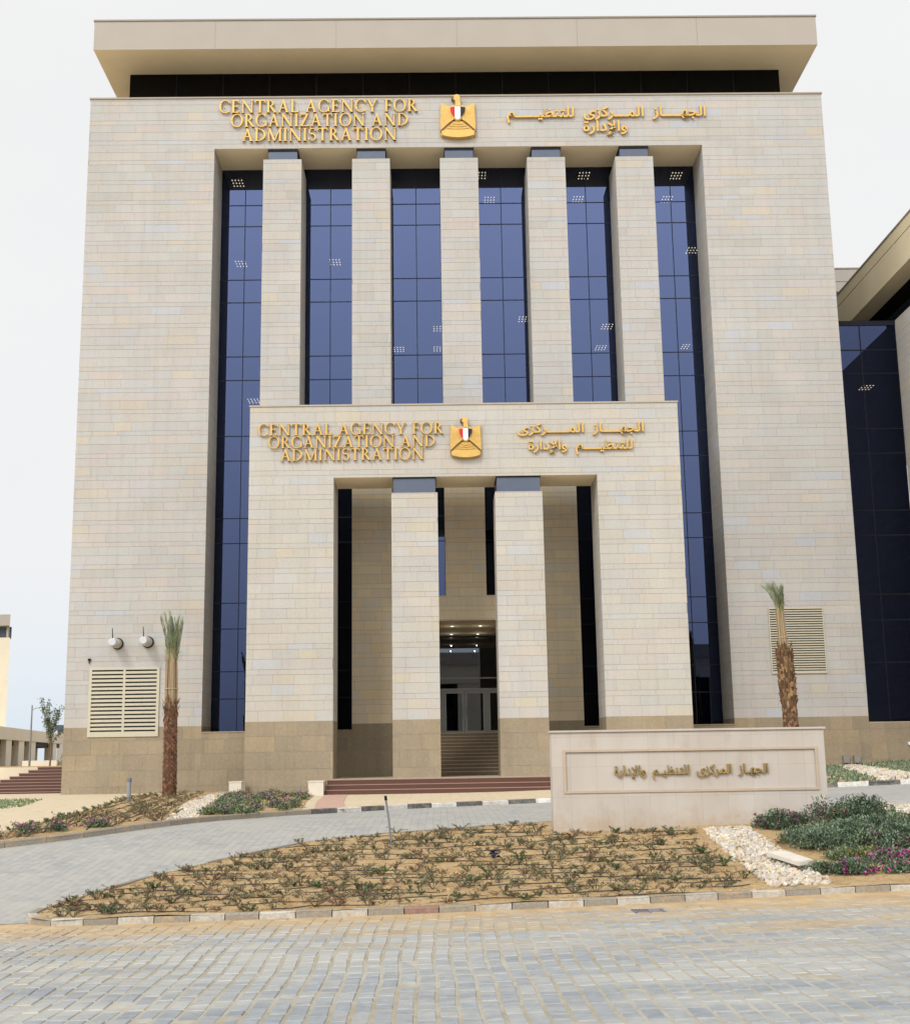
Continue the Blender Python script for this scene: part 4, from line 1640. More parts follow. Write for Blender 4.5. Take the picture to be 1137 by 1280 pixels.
rb = thing('rear_building', 'flat roofed pale block with a dark band, showing behind the gap beside the main corner', 'building', (30, 34, 0))
mm = M()
mm.box(24, 33.0, 26, 44, 0, 35.6)
mm.build('wall', PLASTER, rb)
mm = M()
mm.box(24, 32.4, 26.6, 44, 35.602, 36.1)
mm.build('clerestory', plain('shaded_band', lin(92, 86, 76), .7), rb)
mm = M()
mm.box(24, 32.7, 25, 44, 36.102, 36.86)
mm.box(24, 32.6, 25.1, 44, 36.862, 36.9)
mm.box(24, 32.7, 25, 44, 36.902, 37.9)
mm.build('roof', PLASTER, rb)
mm = M()
mm.box(24, 32.75, 24.95, 44, 37.902, 38.0)
mm.build('roof_coping', bpy.data.materials['roof_edge'], rb)

# ------------------------------------------------------------------ stairs and buildings far left
so = thing('plaza_stairs', 'flight of dark red granite steps climbing past the corner of the main building', 'stairs', (-22, 4.3, 0))
mm = M()
tr = M()
for k in range(9):
    z0, z1 = 0 + 1.46 * k / 9, 1.46 * (k + 1) / 9
    xl = -25.6 + .40 * k
    y0 = 3.3 + .33 * k
    mm.box(xl, -19.45, y0, y0 + (.33 if k < 8 else .5), -.1 if k == 0 else z0 - .16, z1 - .036)
    tr.box(xl - .03, -19.45, y0 - .03, y0 + (.33 if k < 8 else .5), z1 - .0355, z1)
mm.build('riser', GRANITE, so)
tr.build('tread', GRANITE_TOP, so)
rw = M()
rw.box(-60, -22.2, 6.15, 6.6, -.2, 1.45, lin(206, 192, 166))
tag(rw.build('retaining_wall', PAINT), 'low cream retaining wall left of the red granite stairs', 'wall')
up_ = sheet('upper_plaza', [(-120, 6.5), (-19.4, 6.45), (-19.4, 99), (-120, 99)], 1.42, SAND, 6, 6, 0, lambda x, y: 0)
struct(up_)

def slab_(mm, o, z0, z1):
    q = [(-62, 60 - o), (-42.55 + o * .2, 60 - o), (-53 + o * .2, 86 + o), (-62, 86 + o)]
    mm.poly([(x, y, z0) for x, y in q] + [(x, y, z1) for x, y in q], [(0, 3, 2, 1), (4, 5, 6, 7), (0, 1, 5, 4), (1, 2, 6, 5), (2, 3, 7, 6), (3, 0, 4, 7)])


lt = thing('far_building', 'tall pale building cut by the left photo edge, flat roof over a glass band', 'building', (-50, 68, 1.4))
mm = M()
slab_(mm, 0, 1.4, 13.95)
mm.build('wall', plain('warm_stone', lin(206, 196, 174), .8, 0, .05, .5), lt)
mm = M()
slab_(mm, .5, 15.1, 16.2)
mm.build('roof', PLASTER, lt)
mm = M()
slab_(mm, -.9, 13.952, 15.098)
mm.build('clerestory', CAPITAL, lt)
mm = M()
mm.box(-42.95, -42.75, 60.05, 60.3, 13.952, 15.098)
mm.build('column', PLASTER, lt)

lb = thing('arcade_building', 'low pale arcade with square columns behind the stairs', 'building', (-40, 62, 1.4))
A, B = Vector((-37.4, 41)), Vector((-42.9, 81.5))
d = (B - A).normalized()
nr = Vector((d.y, -d.x))           # towards +X, the side we see


def ob(mm, t0, t1, o0, o1, z0, z1, col=None):
    q = [A + d * t0 + nr * o0, A + d * t1 + nr * o0, A + d * t1 + nr * o1, A + d * t0 + nr * o1]
    v = [(p.x, p.y, z0) for p in q] + [(p.x, p.y, z1) for p in q]
    mm.poly(v, [(0, 3, 2, 1), (4, 5, 6, 7), (0, 1, 5, 4), (1, 2, 6, 5), (2, 3, 7, 6), (3, 0, 4, 7)], col)


Lg = (B - A).length
ARC = [(1.2, 3.8), (7.6, 10.1), (13.5, 16.3), (19.7, 22.4), (33.2, 35.4)]
mm = M()
ob(mm, 0, Lg, -9, 0, 3.74, 4.83)
mm.build('roof', plain('arcade_roof', lin(222, 214, 196), .8, 0, .04, .5), lb)
mm = M()
ob(mm, 0, Lg, -8.8, -.6, 3.3, 3.738)
mm.build('dark_band', FRAME, lb)
mm = M()
ob(mm, 0, Lg, -9, -3.0, 1.3, 3.3)
mm.build('wall', plain('arcade_wall', lin(176, 158, 126), .8, 0, .05, 1), lb)
for k, (ta, tb) in enumerate(ARC):
    mm = M()
    ob(mm, ta, tb, -1.0, -.1, 1.3, 3.737)
    mm.build('column', plain('arcade_column', lin(226, 220, 206), .8, 0, .04, 1) if k == 0 else bpy.data.materials['arcade_column'], lb)
dt = thing('distant_tower', 'tiny far tower with a dark top beside the corner of the main building', 'building', (-51.5, 116, 0))
mm = M()
mm.box(-52.3, -48, 110, 120, 0, 5.95)
mm.build('wall', PLASTER, dt)
mm = M()
mm.box(-52.5, -47.5, 109.5, 120.5, 5.952, 6.7)
mm.build('roof', CAPITAL, dt)

sl = thing('street_lamp', 'slender grey street lamp with a short side arm beside the small tree', 'street lamp', (-32.1, 35, 1.42))
mm = M()
mm.tube([(-32.1, 35, 1.42), (-32.1, 35, 3.5), (-32.1, 35, 6.15)], [.09, .07, .05], 10)
mm.build('pole', ALU, sl)
mm = M()
mm.tube([(-32.1, 35, 5.75), (-31.8, 35, 5.92), (-31.4, 35, 5.98), (-31.0, 35, 5.98)], [.03, .03, .03, .03], 8)
mm.build('arm', ALU, sl)
mm = M()
mm.box(-31.35, -30.8, 34.88, 35.12, 5.93, 6.0)
mm.build('lamp_head', ALU, sl)

# ------------------------------------------------------------------ plants
LEAF = attr_mat('leaf', .6, 2, 20, .18, .3, 0)
BARK = plain('bark', lin(110, 92, 74), .9, 0, .2, 12, .3)
FLOWER = attr_mat('petal', .6, 2, 20, .15, .2, 0)


def vary(rnd, c, k=.22):
    f = rnd.uniform(1 - k, 1 + k)
    return (c[0] * f * rnd.uniform(.92, 1.08), c[1] * f, c[2] * f * rnd.uniform(.9, 1.1))


def rdir(rnd):
    z = rnd.uniform(-1, 1)
    a = rnd.uniform(0, 2 * pi)
    r_ = sqrt(1 - z * z)
    return Vector((r_ * cos(a), r_ * sin(a), z))


# young tree at the top of the stairs
rnd = random.Random(5)
tx, ty, tz = -29.0, 30.0, 1.42
tree = thing('young_tree', 'thin young tree with a sparse airy crown at the top of the stairs', 'tree', (tx, ty, tz))
tk = M()
tk.tube([(tx, ty, tz), (tx + .05, ty, tz + 1.2), (tx - .02, ty, tz + 2.4)], [.07, .055, .045], 8)
cr = M()
tips = []
for k in range(16):
    a = rnd.uniform(0, 2 * pi)
    z0 = tz + rnd.uniform(1.5, 2.5)
    hgt = rnd.uniform(1.2, 2.9)
    sp = rnd.uniform(.25, .95)
    p0 = Vector((tx, ty, z0))
    p1 = p0 + Vector((cos(a) * sp * .6, sin(a) * sp * .6, hgt * .5))
    p2 = p0 + Vector((cos(a) * sp, sin(a) * sp, hgt))
    tk.tube([p0, p1, p2], [.025, .015, .006], 5)
    for q in range(85):
        u = rnd.random() ** .7
        c = p0.lerp(p1, u * 2) if u < .5 else p1.lerp(p2, u * 2 - 1)
        c = c + rdir(rnd) * rnd.uniform(.03, .26)
        cr.leaf(c, rdir(rnd), (0, 0, 1), rnd.uniform(.13, .22), rnd.uniform(.07, .11), vary(rnd, lin(104, 118, 88), .3))
tk.build('trunk', BARK, tree)
cr.build('crown', LEAF, tree)


def shrub_mesh(rnd, rx, ry, rz, nleaf, cols, L, W, stems=14, ragged=.25):
    """low mound: leaves crowd the outside of a cluster of uneven lobes, with gaps between them and stray shoots"""
    st_, lf = M(), M()
    lobes = []
    for k in range(13):
        a, q = rnd.uniform(0, 2 * pi), sqrt(rnd.random()) * .72
        lobes.append((Vector((cos(a) * q * rx, sin(a) * q * ry, 0)), Vector((rx * rnd.uniform(.26, .48), ry * rnd.uniform(.26, .48), rz * (1 - .5 * q) * rnd.uniform(.65, 1.0))), rnd.choice(cols)))
    shoots = []
    for c, r_, cc in lobes:
        for k in range(5):
            d_ = rdir(rnd)
            d_.z = abs(d_.z)
            tip_ = c + Vector((d_.x * r_.x, d_.y * r_.y, d_.z * r_.z)) * rnd.uniform(.9, 1.0 + ragged)
            base = Vector((c.x * .6, c.y * .6, 0))
            mid = base.lerp(tip_, .5) + Vector((0, 0, r_.z * .1))
            shoots.append((base, mid, tip_))
            if k < 3:
                st_.tube([base, mid, tip_], [.012, .008, .003], 4)
    n = int(nleaf * .82)
    for k in range(n):
        c, r_, cc = rnd.choice(lobes)
        d_ = rdir(rnd)
        d_.z = abs(d_.z) * rnd.choice((1, 1, 1, .4))
        if sin(d_.x * 9 + c.x * 7) * sin(d_.y * 8 + c.y * 5) * sin(d_.z * 9 + 1) > .42:
            continue
        q = rnd.uniform(.70, 1.06) if rnd.random() < .85 else rnd.uniform(.35, .7)
        P = c + Vector((d_.x * r_.x, d_.y * r_.y, d_.z * r_.z)) * q
        lf.leaf(P, d_ * .9 + rdir(rnd) + Vector((0, 0, .35)), (0, 0, 1), L * rnd.uniform(.7, 1.25), W * rnd.uniform(.7, 1.2), vary(rnd, cc, .26))
    for base, mid, tip_ in shoots:
        cc = rnd.choice(cols)
        for q in range(max(2, int(nleaf * .18 / len(shoots)))):
            P = mid.lerp(tip_, rnd.uniform(.2, 1.12)) + rdir(rnd) * .03
            lf.leaf(P, rdir(rnd) + Vector((0, 0, .4)), (0, 0, 1), L * rnd.uniform(.7, 1.2), W * rnd.uniform(.7, 1.2), vary(rnd, cc, .28))
    return st_, lf, shoots


GREENS = [lin(100, 118, 94), lin(92, 110, 86), lin(110, 126, 102), lin(86, 102, 80), lin(116, 126, 100)]
DARKG = [lin(88, 106, 82), lin(98, 115, 90), lin(80, 96, 76)]
YELG = [lin(140, 140, 84), lin(120, 128, 78)]
MAG = [lin(168, 60, 132), lin(150, 52, 118), lin(182, 84, 150)]


def shrub(name, label, cat, x, y, z, rx, ry, rz, nleaf, cols, L=.09, W=.045, flowers=0, fl_zone=None, seed=0, group=None):
    rnd = random.Random(seed)
    t = thing(name, label, cat, (x, y, z), group)
    s_, l_, shoots = shrub_mesh(rnd, rx, ry, rz, nleaf, cols, L, W)
    parts = [('stems', s_, BARK), ('foliage', l_, LEAF)]
    if flowers:
        f_ = M()
        cand = [sh for sh in shoots if (fl_zone is None or fl_zone(sh[2].x / rx, sh[2].y / ry))]
        for k in range(flowers):
            sh = rnd.choice(cand)
            c0 = sh[2] + Vector((rnd.gauss(0, .04), rnd.gauss(0, .04), rnd.uniform(-.06, .05)))
            cc = rnd.choice(MAG)
            for q in range(3):
                f_.leaf(c0, rdir(rnd) + Vector((0, -.2, .5)), (0, 0, 1), .055, .045, vary(rnd, cc, .2))
        parts.append(('flowers', f_, FLOWER))
    for nm, mm, ma in parts:
        o = mm.build(nm, ma)
        o.parent = t
    return t


zz = lambda x, y: G(x, y) + .10
shrub('bougainvillea', 'dark leafy bougainvillea mound rising right beside the end of the sign wall', 'shrub', 9.25, -36.3, zz(9.25, -36.3), 1.25, .95, .82, 6500, DARKG, .085, .042, 26, lambda a, b: a < .2, 21)
shrub('bougainvillea', 'bougainvillea with a purple flowered end against the foot of the sign wall', 'shrub', 7.85, -36.45, zz(7.85, -36.45), .82, .55, .50, 3600, DARKG, .08, .04, 110, lambda a, b: True, 22)
shrub('bougainvillea', 'broad grey green bougainvillea mound next to the white stone strip', 'shrub', 8.05, -39.0, zz(8.05, -39.0), 1.12, 1.7, .62, 10500, GREENS, .08, .04, 10, lambda a, b: a > .3, 23)
shrub('bougainvillea', 'broad grey green bougainvillea mound reaching the right edge of the photo', 'shrub', 9.6, -39.0, zz(9.6, -39.0), 1.2, 1.7, .68, 10500, GREENS, .08, .04, 22, lambda a, b: b < -.2, 24)
shrub('bougainvillea', 'grey green bougainvillea filling the gap between the two broad mounds', 'shrub', 8.85, -40.0, zz(8.85, -40.0), .72, .8, .46, 4200, GREENS, .08, .04, 16, lambda a, b: b < 0, 33)
shrub('bougainvillea', 'yellowish green low bougainvillea in the middle of the purple flowers', 'shrub', 7.95, -41.2, zz(7.95, -41.2), .66, .5, .30, 2400, YELG + GREENS[:2], .07, .036, 9, lambda a, b: a > .2, 25)
shrub('bougainvillea', 'low bougainvillea with magenta flowers, the one nearest the kerb and the white stones', 'shrub', 7.2, -42.75, zz(7.2, -42.75), .72, .42, .34, 2600, DARKG, .07, .036, 80, lambda a, b: a > -.2, 26)
shrub('bougainvillea', 'low bougainvillea covered in bright magenta flowers near the right edge', 'shrub', 8.5, -41.9, zz(8.5, -41.9), .62, .48, .36, 2200, GREENS, .07, .036, 150, lambda a, b: True, 27)
shrub('bougainvillea', 'small grey green bougainvillea by the kerb, in front of the brightest magenta flowers', 'shrub', 8.2, -42.95, zz(8.2, -42.95), .42, .3, .24, 1100, GREENS, .07, .036, 12, lambda a, b: a < 0, 28)
shrub('yellow_shrub', 'low yellow green shrub at the top of the red granite stairs', 'shrub', -31.9, 40, 1.42, 1.0, .5, .5, 1200, YELG, .14, .07, 0, None, 29)
shrub('distant_shrub', 'hazy green bush against the far arcade, beside the building corner', 'shrub', -31.2, 43, 1.42, .8, .6, 1.8, 1800, [lin(130, 138, 104), lin(118, 126, 92)], .16, .08, 0, None, 30)
pb = M()
pb.box(-34.0, -31.2, 39.1, 39.5, 1.4, 1.86, lin(214, 206, 186))
tag(pb.build('planter_wall', PAINT), 'low cream planter wall at the top of the red granite stairs', 'planter')

# --- palms: tied-up fronds on a stubbly trunk


def palm(label, x, y, ztr, zbun, ztop, lean, rbase, rtop, shaggy, seed, tuft):
    rnd = random.Random(seed)
    z0 = G(x, y) + .05
    t = thing('palm_tree', label, 'palm tree', (x, y, z0))
    cx = lambda z: x + lean * (z - z0)
    trm, boots = M(), M()
    n = 14
    trm.tube([(cx(z0 + (ztr - z0) * i / n), y, z0 + (ztr - z0) * i / n) for i in range(n + 1)],
             [rbase * (1.0 - .08 * sin(i * .9)) * (1 - .10 * i / n) for i in range(n + 1)], 16)
    # cut leaf bases in a spiral: small upward wedges
    reds = [lin(108, 78, 58), lin(96, 67, 50), lin(120, 88, 66), lin(86, 61, 48)]
    browns = [lin(124, 98, 70), lin(100, 76, 54), lin(84, 62, 46), lin(146, 118, 84)]
    z = z0 + .03
    k = 0
    while z < ztr - .02:
        f = (z - z0) / (ztr - z0)
        rr = rbase * (1 - .10 * f)
        m_ = 13 if shaggy else 9
        big = 1.0 + (shaggy * 1.2 if f > .55 else 0)
        for q in range(m_):
            a = 2 * pi * (q + .5 * (k % 2)) / m_ + rnd.uniform(-.1, .1)
            hh = .15 * big * rnd.uniform(.8, 1.3)
            ww = rr * (.40 if shaggy else .58) * rnd.uniform(.8, 1.2)
            out_ = .045 * big * rnd.uniform(.7, 1.5)
            c_, s_ = cos(a), sin(a)
            tg = Vector((-s_, c_, 0))
            nn = Vector((c_, s_, 0))
            P = Vector((cx(z), y, z)) + nn * rr * .97
            v = [P - tg * ww / 2, P + tg * ww / 2, P + tg * ww * .32 + Vector((0, 0, hh)) + nn * out_, P - tg * ww * .32 + Vector((0, 0, hh)) + nn * out_,
                 P + tg * ww * .32 + Vector((0, 0, hh)) - nn * .02, P - tg * ww * .32 + Vector((0, 0, hh)) - nn * .02]
            col = vary(rnd, rnd.choice(browns if (shaggy and f > .3) else reds), .25)
            boots.poly(v, [(0, 1, 2, 3), (3, 2, 4, 5), (0, 3, 5), (1, 4, 2)], col)
        z += .098
        k += 1
    # collar of frayed boots under the bundle
    for q in range(70):
        a = rnd.uniform(0, 2 * pi)
        zz_ = ztr + rnd.uniform(-.35, .35)
        P = Vector((cx(zz_) + cos(a) * rbase * .95, y + sin(a) * rbase * .95, zz_))
        d_ = Vector((cos(a) * .35, sin(a) * .35, rnd.uniform(.5, 1.2) if rnd.random() < .75 else -1))
        boots.leaf(P, d_, (cos(a), sin(a), 0), rnd.uniform(.22, .42), rnd.uniform(.08, .15), vary(rnd, lin(104, 76, 52), .35), .1)
    trm.build('trunk', plain('palm_trunk', lin(84, 58, 44), .95, 0, .2, 9, .4) if 'palm_trunk' not in bpy.data.materials else bpy.data.materials['palm_trunk'], t)
    boots.build('leaf_bases', PAINT, t)
    pt, fr_ = M(), M()
    for q in range(80):
        a = rnd.uniform(0, 2 * pi)
        r0 = rtop * sqrt(rnd.uniform(.2, 1))
        r1 = r0 * rnd.uniform(.8, 1.0)
        a1 = a + rnd.uniform(-.15, .15)
        zb = ztr + rnd.uniform(-.2, .15)
        ze = zbun + rnd.uniform(-.3, .3)
        pt.tube([(cx(zb) + cos(a) * r0 * 1.0, y + sin(a) * r0, zb), (cx((zb + ze) / 2) + cos(a) * r0 * .98, y + sin(a) * r0 * .98, (zb + ze) / 2), (cx(ze) + cos(a1) * r1, y + sin(a1) * r1, ze)],
                [.034, .026, .016], 5, vary(rnd, lin(150, 130, 102), .22))
    for zt_ in (ztr + (zbun - ztr) * .36,):
        pt.tube([(cx(zt_) + (rtop + .03) * cos(i * pi / 8), y + (rtop + .03) * sin(i * pi / 8), zt_) for i in range(17)], .016, 5, lin(176, 162, 134))
    pt.build('leaf_stalks', PAINT, t)
    # tied-up fronds: each a rib with two rows of narrow leaflets swept upward
    for (dx, zt_, share, bend) in tuft:
        for q in range(int(42 * share)):
            a = rnd.uniform(0, 2 * pi)
            r0 = rtop * sqrt(rnd.random()) * .95
            b0 = Vector((cx(zbun) + cos(a) * r0, y + sin(a) * r0, zbun - rnd.uniform(.1, .5)))
            hh = (zt_ - b0.z) * rnd.uniform(.72, 1.02)
            tipx = dx * rnd.uniform(.75, 1.15)
            rib = []
            for i in range(9):
                u = i / 8
                rib.append(b0 + Vector((tipx * u ** (bend + .4) + cos(a) * .07 * u, sin(a) * (.12 * u), hh * u)))
            fr_.tube(rib, [.016 - .0014 * i for i in range(9)], 4, vary(rnd, lin(150, 152, 110), .15))
            col = rnd.choice([lin(126, 142, 116), lin(112, 128, 102), lin(138, 150, 126), lin(148, 146, 112)])
            for i in range(46):
                u = .12 + .88 * rnd.random()
                k8 = min(7, int(u * 8))
                P = rib[k8].lerp(rib[k8 + 1], u * 8 - k8)
                d0 = (rib[k8 + 1] - rib[k8]).normalized()
                sd = Vector((cos(a + (pi / 2 if i % 2 else -pi / 2)), sin(a + (pi / 2 if i % 2 else -pi / 2)), 0))
                d_ = d0 + sd * rnd.uniform(.12, .36) + Vector((cos(a), sin(a), 0)) * rnd.uniform(-.1, .2)
                fr_.leaf(P, d_, sd, rnd.uniform(.22, .46) * (1.1 - .5 * u), rnd.uniform(.018, .03), vary(rnd, col, .22), .1)
        for q in range(int(34 * share)):
            a = rnd.uniform(0, 2 * pi)
            fr_.leaf((cx(zbun) + cos(a) * rtop * .8, y + sin(a) * rtop * .8, zbun + rnd.uniform(-.4, .3)), Vector((cos(a), sin(a), rnd.uniform(-.6, 1.4))), (0, 0, 1), rnd.uniform(.25, .55), .032, vary(rnd, rnd.choice((lin(112, 128, 102), lin(150, 136, 98))), .2), .1)
    fr_.build('fronds', LEAF, t)
    return t


palm('palm with a clean reddish trunk and tied fronds in front of the large louvre wing', -11.93, -9.0, 3.95, 6.45, 8.25, -.008, .285, .27, 0, 3, [(-.33, 8.3, .55, 1.0), (.15, 8.15, .5, 1.0)])
palm('palm with a shaggy brown trunk and tied fronds standing behind the sign wall', 16.05, -8.0, 6.05, 8.25, 9.4, -.03, .33, .20, 1, 4, [(-.45, 9.42, .5, 1.8), (-.03, 9.25, .35, 1.0)])

# --- drip hoses and seedlings in the island
HOSE = plain('black_hose', (.022, .02, .018), .6, 0, .1)
rnd = random.Random(77)


def strip_x(y):
    """left edge of the white stone strip at depth y"""
    return 6.2 + (y + 35.97) / (-44.72 + 35.97) * (5.45 - 6.2)


def in_island(x, y, marg=.22):
    return all(inside((x + a, y + b), ISLAND) for a, b in ((marg, 0), (-marg, 0), (0, marg), (0, -marg)))


isl_z = lambda x, y: G(x, y) + .10 + .022 * hnoise(x, y)
rows = []
y = -44.65
k = 0
while y > -49 and y < -33.3:
    xs = [x * .1 for x in range(-70, 66) if x * .1 < strip_x(y) - .3 and in_island(x * .1, y, .2) and not (x * .1 > 2.45 and y > -35.75)]
    if xs and max(xs) - min(xs) > .6:
        rows.append((y, min(xs), max(xs)))
    y += .62 if y < -40 else .72
hose0 = None
for i, (y, xa, xb) in enumerate(rows):
    mm = M()
    n = max(4, int((xb - xa) / .3))
    path = []
    for j in range(n + 1):
        x = xa + (xb - xa) * j / n
        yy = y + .03 * sin(x * 1.9 + i) + rnd.gauss(0, .012)
        path.append((x, yy, isl_z(x, yy) + .006 + .014 * sin(x * 2.3 + i * 1.7)))
    mm.tube(path, .009, 5)
    where = 'nearest the road kerb' if i == 0 else ('along the driveway kerb' if i == len(rows) - 1 else 'in the sandy island bed')
    tag(mm.build('drip_hose', HOSE), 'thin black drip hose laid straight across the sand ' + where, 'drip hose', 'drip hoses in the island bed' if 0 < i < len(rows) - 1 else None)


def seedling(rnd, hgt, spread, nst, nlf, cols):
    mm = M()
    hgt *= rnd.uniform(.55, .95)
    spread *= rnd.uniform(1.0, 1.7)
    nst += rnd.choice((0, 1, 2, 3))
    nlf = int(nlf * rnd.uniform(1.2, 2.2))
    for s in range(nst):
        a = rnd.uniform(0, 2 * pi)
        sp = spread * rnd.uniform(.3, 1)
        tip_ = Vector((cos(a) * sp, sin(a) * sp, hgt * rnd.uniform(.5, 1)))
        mid = tip_ * .5 + Vector((0, 0, hgt * .12)) + rdir(rnd) * .02
        mm.tube([(0, 0, -.02), mid, tip_], [.008, .006, .003], 4, lin(92, 76, 58))
        for q in range(nlf):
            u = rnd.uniform(.25, 1)
            c = Vector((0, 0, 0)).lerp(mid, u * 2) if u < .5 else mid.lerp(tip_, u * 2 - 1)
            d_ = rdir(rnd) + Vector((0, 0, .45))
            mm.leaf(c, d_, (0, 0, 1), rnd.uniform(.04, .075), rnd.uniform(.02, .034), vary(rnd, rnd.choice(cols), .35))
    return mm


SG = [lin(108, 110, 84), lin(96, 100, 74), lin(120, 118, 92)]
SB = [lin(142, 120, 90), lin(124, 106, 82), lin(118, 112, 84)]
SR = [lin(112, 70, 64), lin(96, 84, 68), lin(124, 86, 70)]
protos = []
KINDS = [(SG, .20, .24, 5, 9, 'sparse grey green seedling'), (SG, .30, .26, 5, 11, 'taller grey green seedling'), (SB, .18, .26, 5, 8, 'dry brownish seedling'), (SR, .20, .26, 5, 9, 'reddish leaved seedling'),
         ([lin(86, 100, 66), lin(96, 112, 74)], .22, .20, 6, 14, 'bushy green seedling'), (SG, .14, .18, 3, 7, 'small thin seedling'), (SB, .24, .30, 5, 5, 'nearly leafless brown seedling')]
spots = []
for i, (y, xa, xb) in enumerate(rows):
    x = xa + rnd.uniform(0, .3)
    while x < xb:
        if rnd.random() < .93:
            spots.append((x + rnd.gauss(0, .06), y + rnd.choice((rnd.gauss(0, .12), rnd.uniform(0, .8)))))
        x += rnd.uniform(.11, .24)
rnd.shuffle(spots)
spots = [q for q in spots if in_island(q[0], q[1], .12) and not (q[0] > 2.4 and q[1] > -35.7)]
spots.sort(key=lambda q: q[1])
rest = spots[262:]
spots = spots[:262]
used = {}
for n, (x, y) in enumerate(spots):
    k = rnd.choices(range(7), (5, 4, 4, 2, 2, 4, 3))[0]
    if x < -5.6 or (y < -44 and rnd.random() < .3):
        k = rnd.choice((3, 4, 1))
    cols, hg, sp, ns, nl, nm = KINDS[k]
    v = rnd.randrange(4)
    loc = (x, y, isl_z(x, y) + .005)
    a, s_ = rnd.uniform(0, 6.28), rnd.choice((.38, .48, .55, .65, .85)) * rnd.uniform(.9, 1.1)
    if (k, v) not in used:
        o = seedling(random.Random(k * 10 + v), hg, sp, ns, nl, cols).build('seedling', LEAF)
        tag(o, nm + ' on a drip hose in the sandy island bed', 'seedling', nm + 's in the island bed')
        o.location = loc
        o.rotation_euler = (0, 0, a)
        o.scale = (s_,) * 3
        used[(k, v)] = o
    else:
        dup(used[(k, v)], loc, a, s_)

ms = M()
for (x, y) in rest:
    k = rnd.choices(range(7), (5, 4, 4, 2, 2, 4, 3))[0]
    cols, hg, sp, ns, nl, nm = KINDS[k]
    one = seedling(rnd, hg, sp, ns, nl, cols)
    f_ = rnd.choice((.38, .48, .55, .65, .85))
    z = isl_z(x, y) + .005
    b_ = len(ms.v)
    ms.v.extend([(x + a * f_, y + b * f_, z + c * f_) for a, b, c in one.v])
    ms.f.extend([tuple(i + b_ for i in t) for t in one.f])
    ms.c.extend(one.c)
    ms.mi.extend(one.mi)
o = ms.build('seedlings', LEAF)
o['kind'] = 'stuff'

# dry leaves, twigs and clods lying about on the island soil
lt2 = M()
n = 0
while n < 3200:
    x, y = rnd.uniform(-6.8, 7), rnd.uniform(-45, -33.4)
    if not in_island(x, y, .1) or x > strip_x(y) + .2 or (x > 2.4 and y > -35.6):
        continue
    n += 1
    z = isl_z(x, y)
    if n % 3:
        lt2.leaf((x, y, z + .004), Vector((rnd.gauss(0, 1), rnd.gauss(0, 1), rnd.uniform(-.05, .4))), (0, 0, 1), rnd.uniform(.03, .08), rnd.uniform(.015, .035), vary(rnd, rnd.choice(SB + [lin(96, 78, 56), lin(150, 128, 92)]), .35))
    else:
        r_ = rnd.uniform(.012, .035)
        vv = [(x + r_ * a * rnd.uniform(.7, 1.3), y + r_ * b * rnd.uniform(.7, 1.3), z + r_ * c * rnd.uniform(.6, 1.2)) for a, b, c in ((1, 0, 0), (0, 1, 0), (-1, 0, 0), (0, -1, 0), (.1, .1, .9))]
        lt2.poly(vv, [(0, 1, 4), (1, 2, 4), (2, 3, 4), (3, 0, 4)], vary(rnd, lin(182, 148, 102), .25))
o = lt2.build('soil_litter', PAINT)
o['kind'] = 'stuff'

# --- plants in the bed left of the steps
bz = lambda x, y: G(x, y) + .11


def in_poly(x, y, P, mg):
    return all(inside((x + a, y + b), P) for a, b in ((mg, 0), (-mg, 0), (0, mg), (0, -mg)))


LS = [(-7.45, -30.6), (-6.75, -30.4), (-8.6, -18), (-10.15, -3.8), (-10.75, -4.8), (-9.4, -18)]      # white stone path in that bed
rnd = random.Random(31)
flow = {}
cnt = 0
tries = 0
while cnt < 58 and tries < 6000:
    tries += 1
    y = -66.1 + 1 / rnd.uniform(1 / 58.0, 1 / 37.6)
    x = rnd.uniform(-9.4, -4.4)
    if not in_poly(x, y, LEFTBED, .25) or inside((x, y), LS) or x < -6.7 - (y + 31) * .127 + .2:
        continue
    k = rnd.choice((0, 1, 1, 2))
    loc = (x, y, bz(x, y))
    if k not in flow:
        r3 = random.Random(60 + k)
        t = thing('flowering_plant', ['small purple flowering plant in the bed beside the red steps', 'small green plant with few flowers in the bed beside the red steps', 'small pinkish flowering plant in the bed beside the red steps'][k], 'plant', loc, ['purple', 'green', 'pinkish'][k] + ' plants beside the steps')
        s_, l_, sh = shrub_mesh(r3, .36, .36, .30, 300, YELG + GREENS if k else GREENS, .085, .045, 5)
        l_.build('foliage', LEAF).parent = t
        f_ = M()
        for q in range((18, 2, 12)[k]):
            c0 = r3.choice(sh)[2] + Vector((r3.gauss(0, .04), r3.gauss(0, .04), .02))
            for w_ in range(3):
                f_.leaf(c0, rdir(r3) + Vector((0, -.2, .5)), (0, 0, 1), .07, .055, vary(r3, (lin(160, 76, 140), lin(170, 80, 150), lin(186, 110, 140))[k], .2))
        f_.build('flowers', FLOWER).parent = t
        flow[k] = t
    else:
        dup(flow[k], loc, rnd.uniform(0, 6), rnd.uniform(.7, 1.2))
    cnt += 1
# purple clumps close to the left edge of the photo
lbs = ['purple flowering clump by the driveway kerb, the one nearest the left edge', 'purple flowering clump by the driveway kerb, second from the left edge', 'purple flowering clump by the driveway kerb, third from the left edge', 'purple flowering clump by the driveway kerb, farthest from the left edge']
for i, (x, y) in enumerate(((-11.0, -34.3), (-10.3, -33.5), (-9.7, -32.9), (-8.85, -32.4))):
    c = dup(flow[0], (x, y, bz(x, y)), i, 1.0, lbs[i])
    c['group'] = 'purple clumps by the driveway kerb'
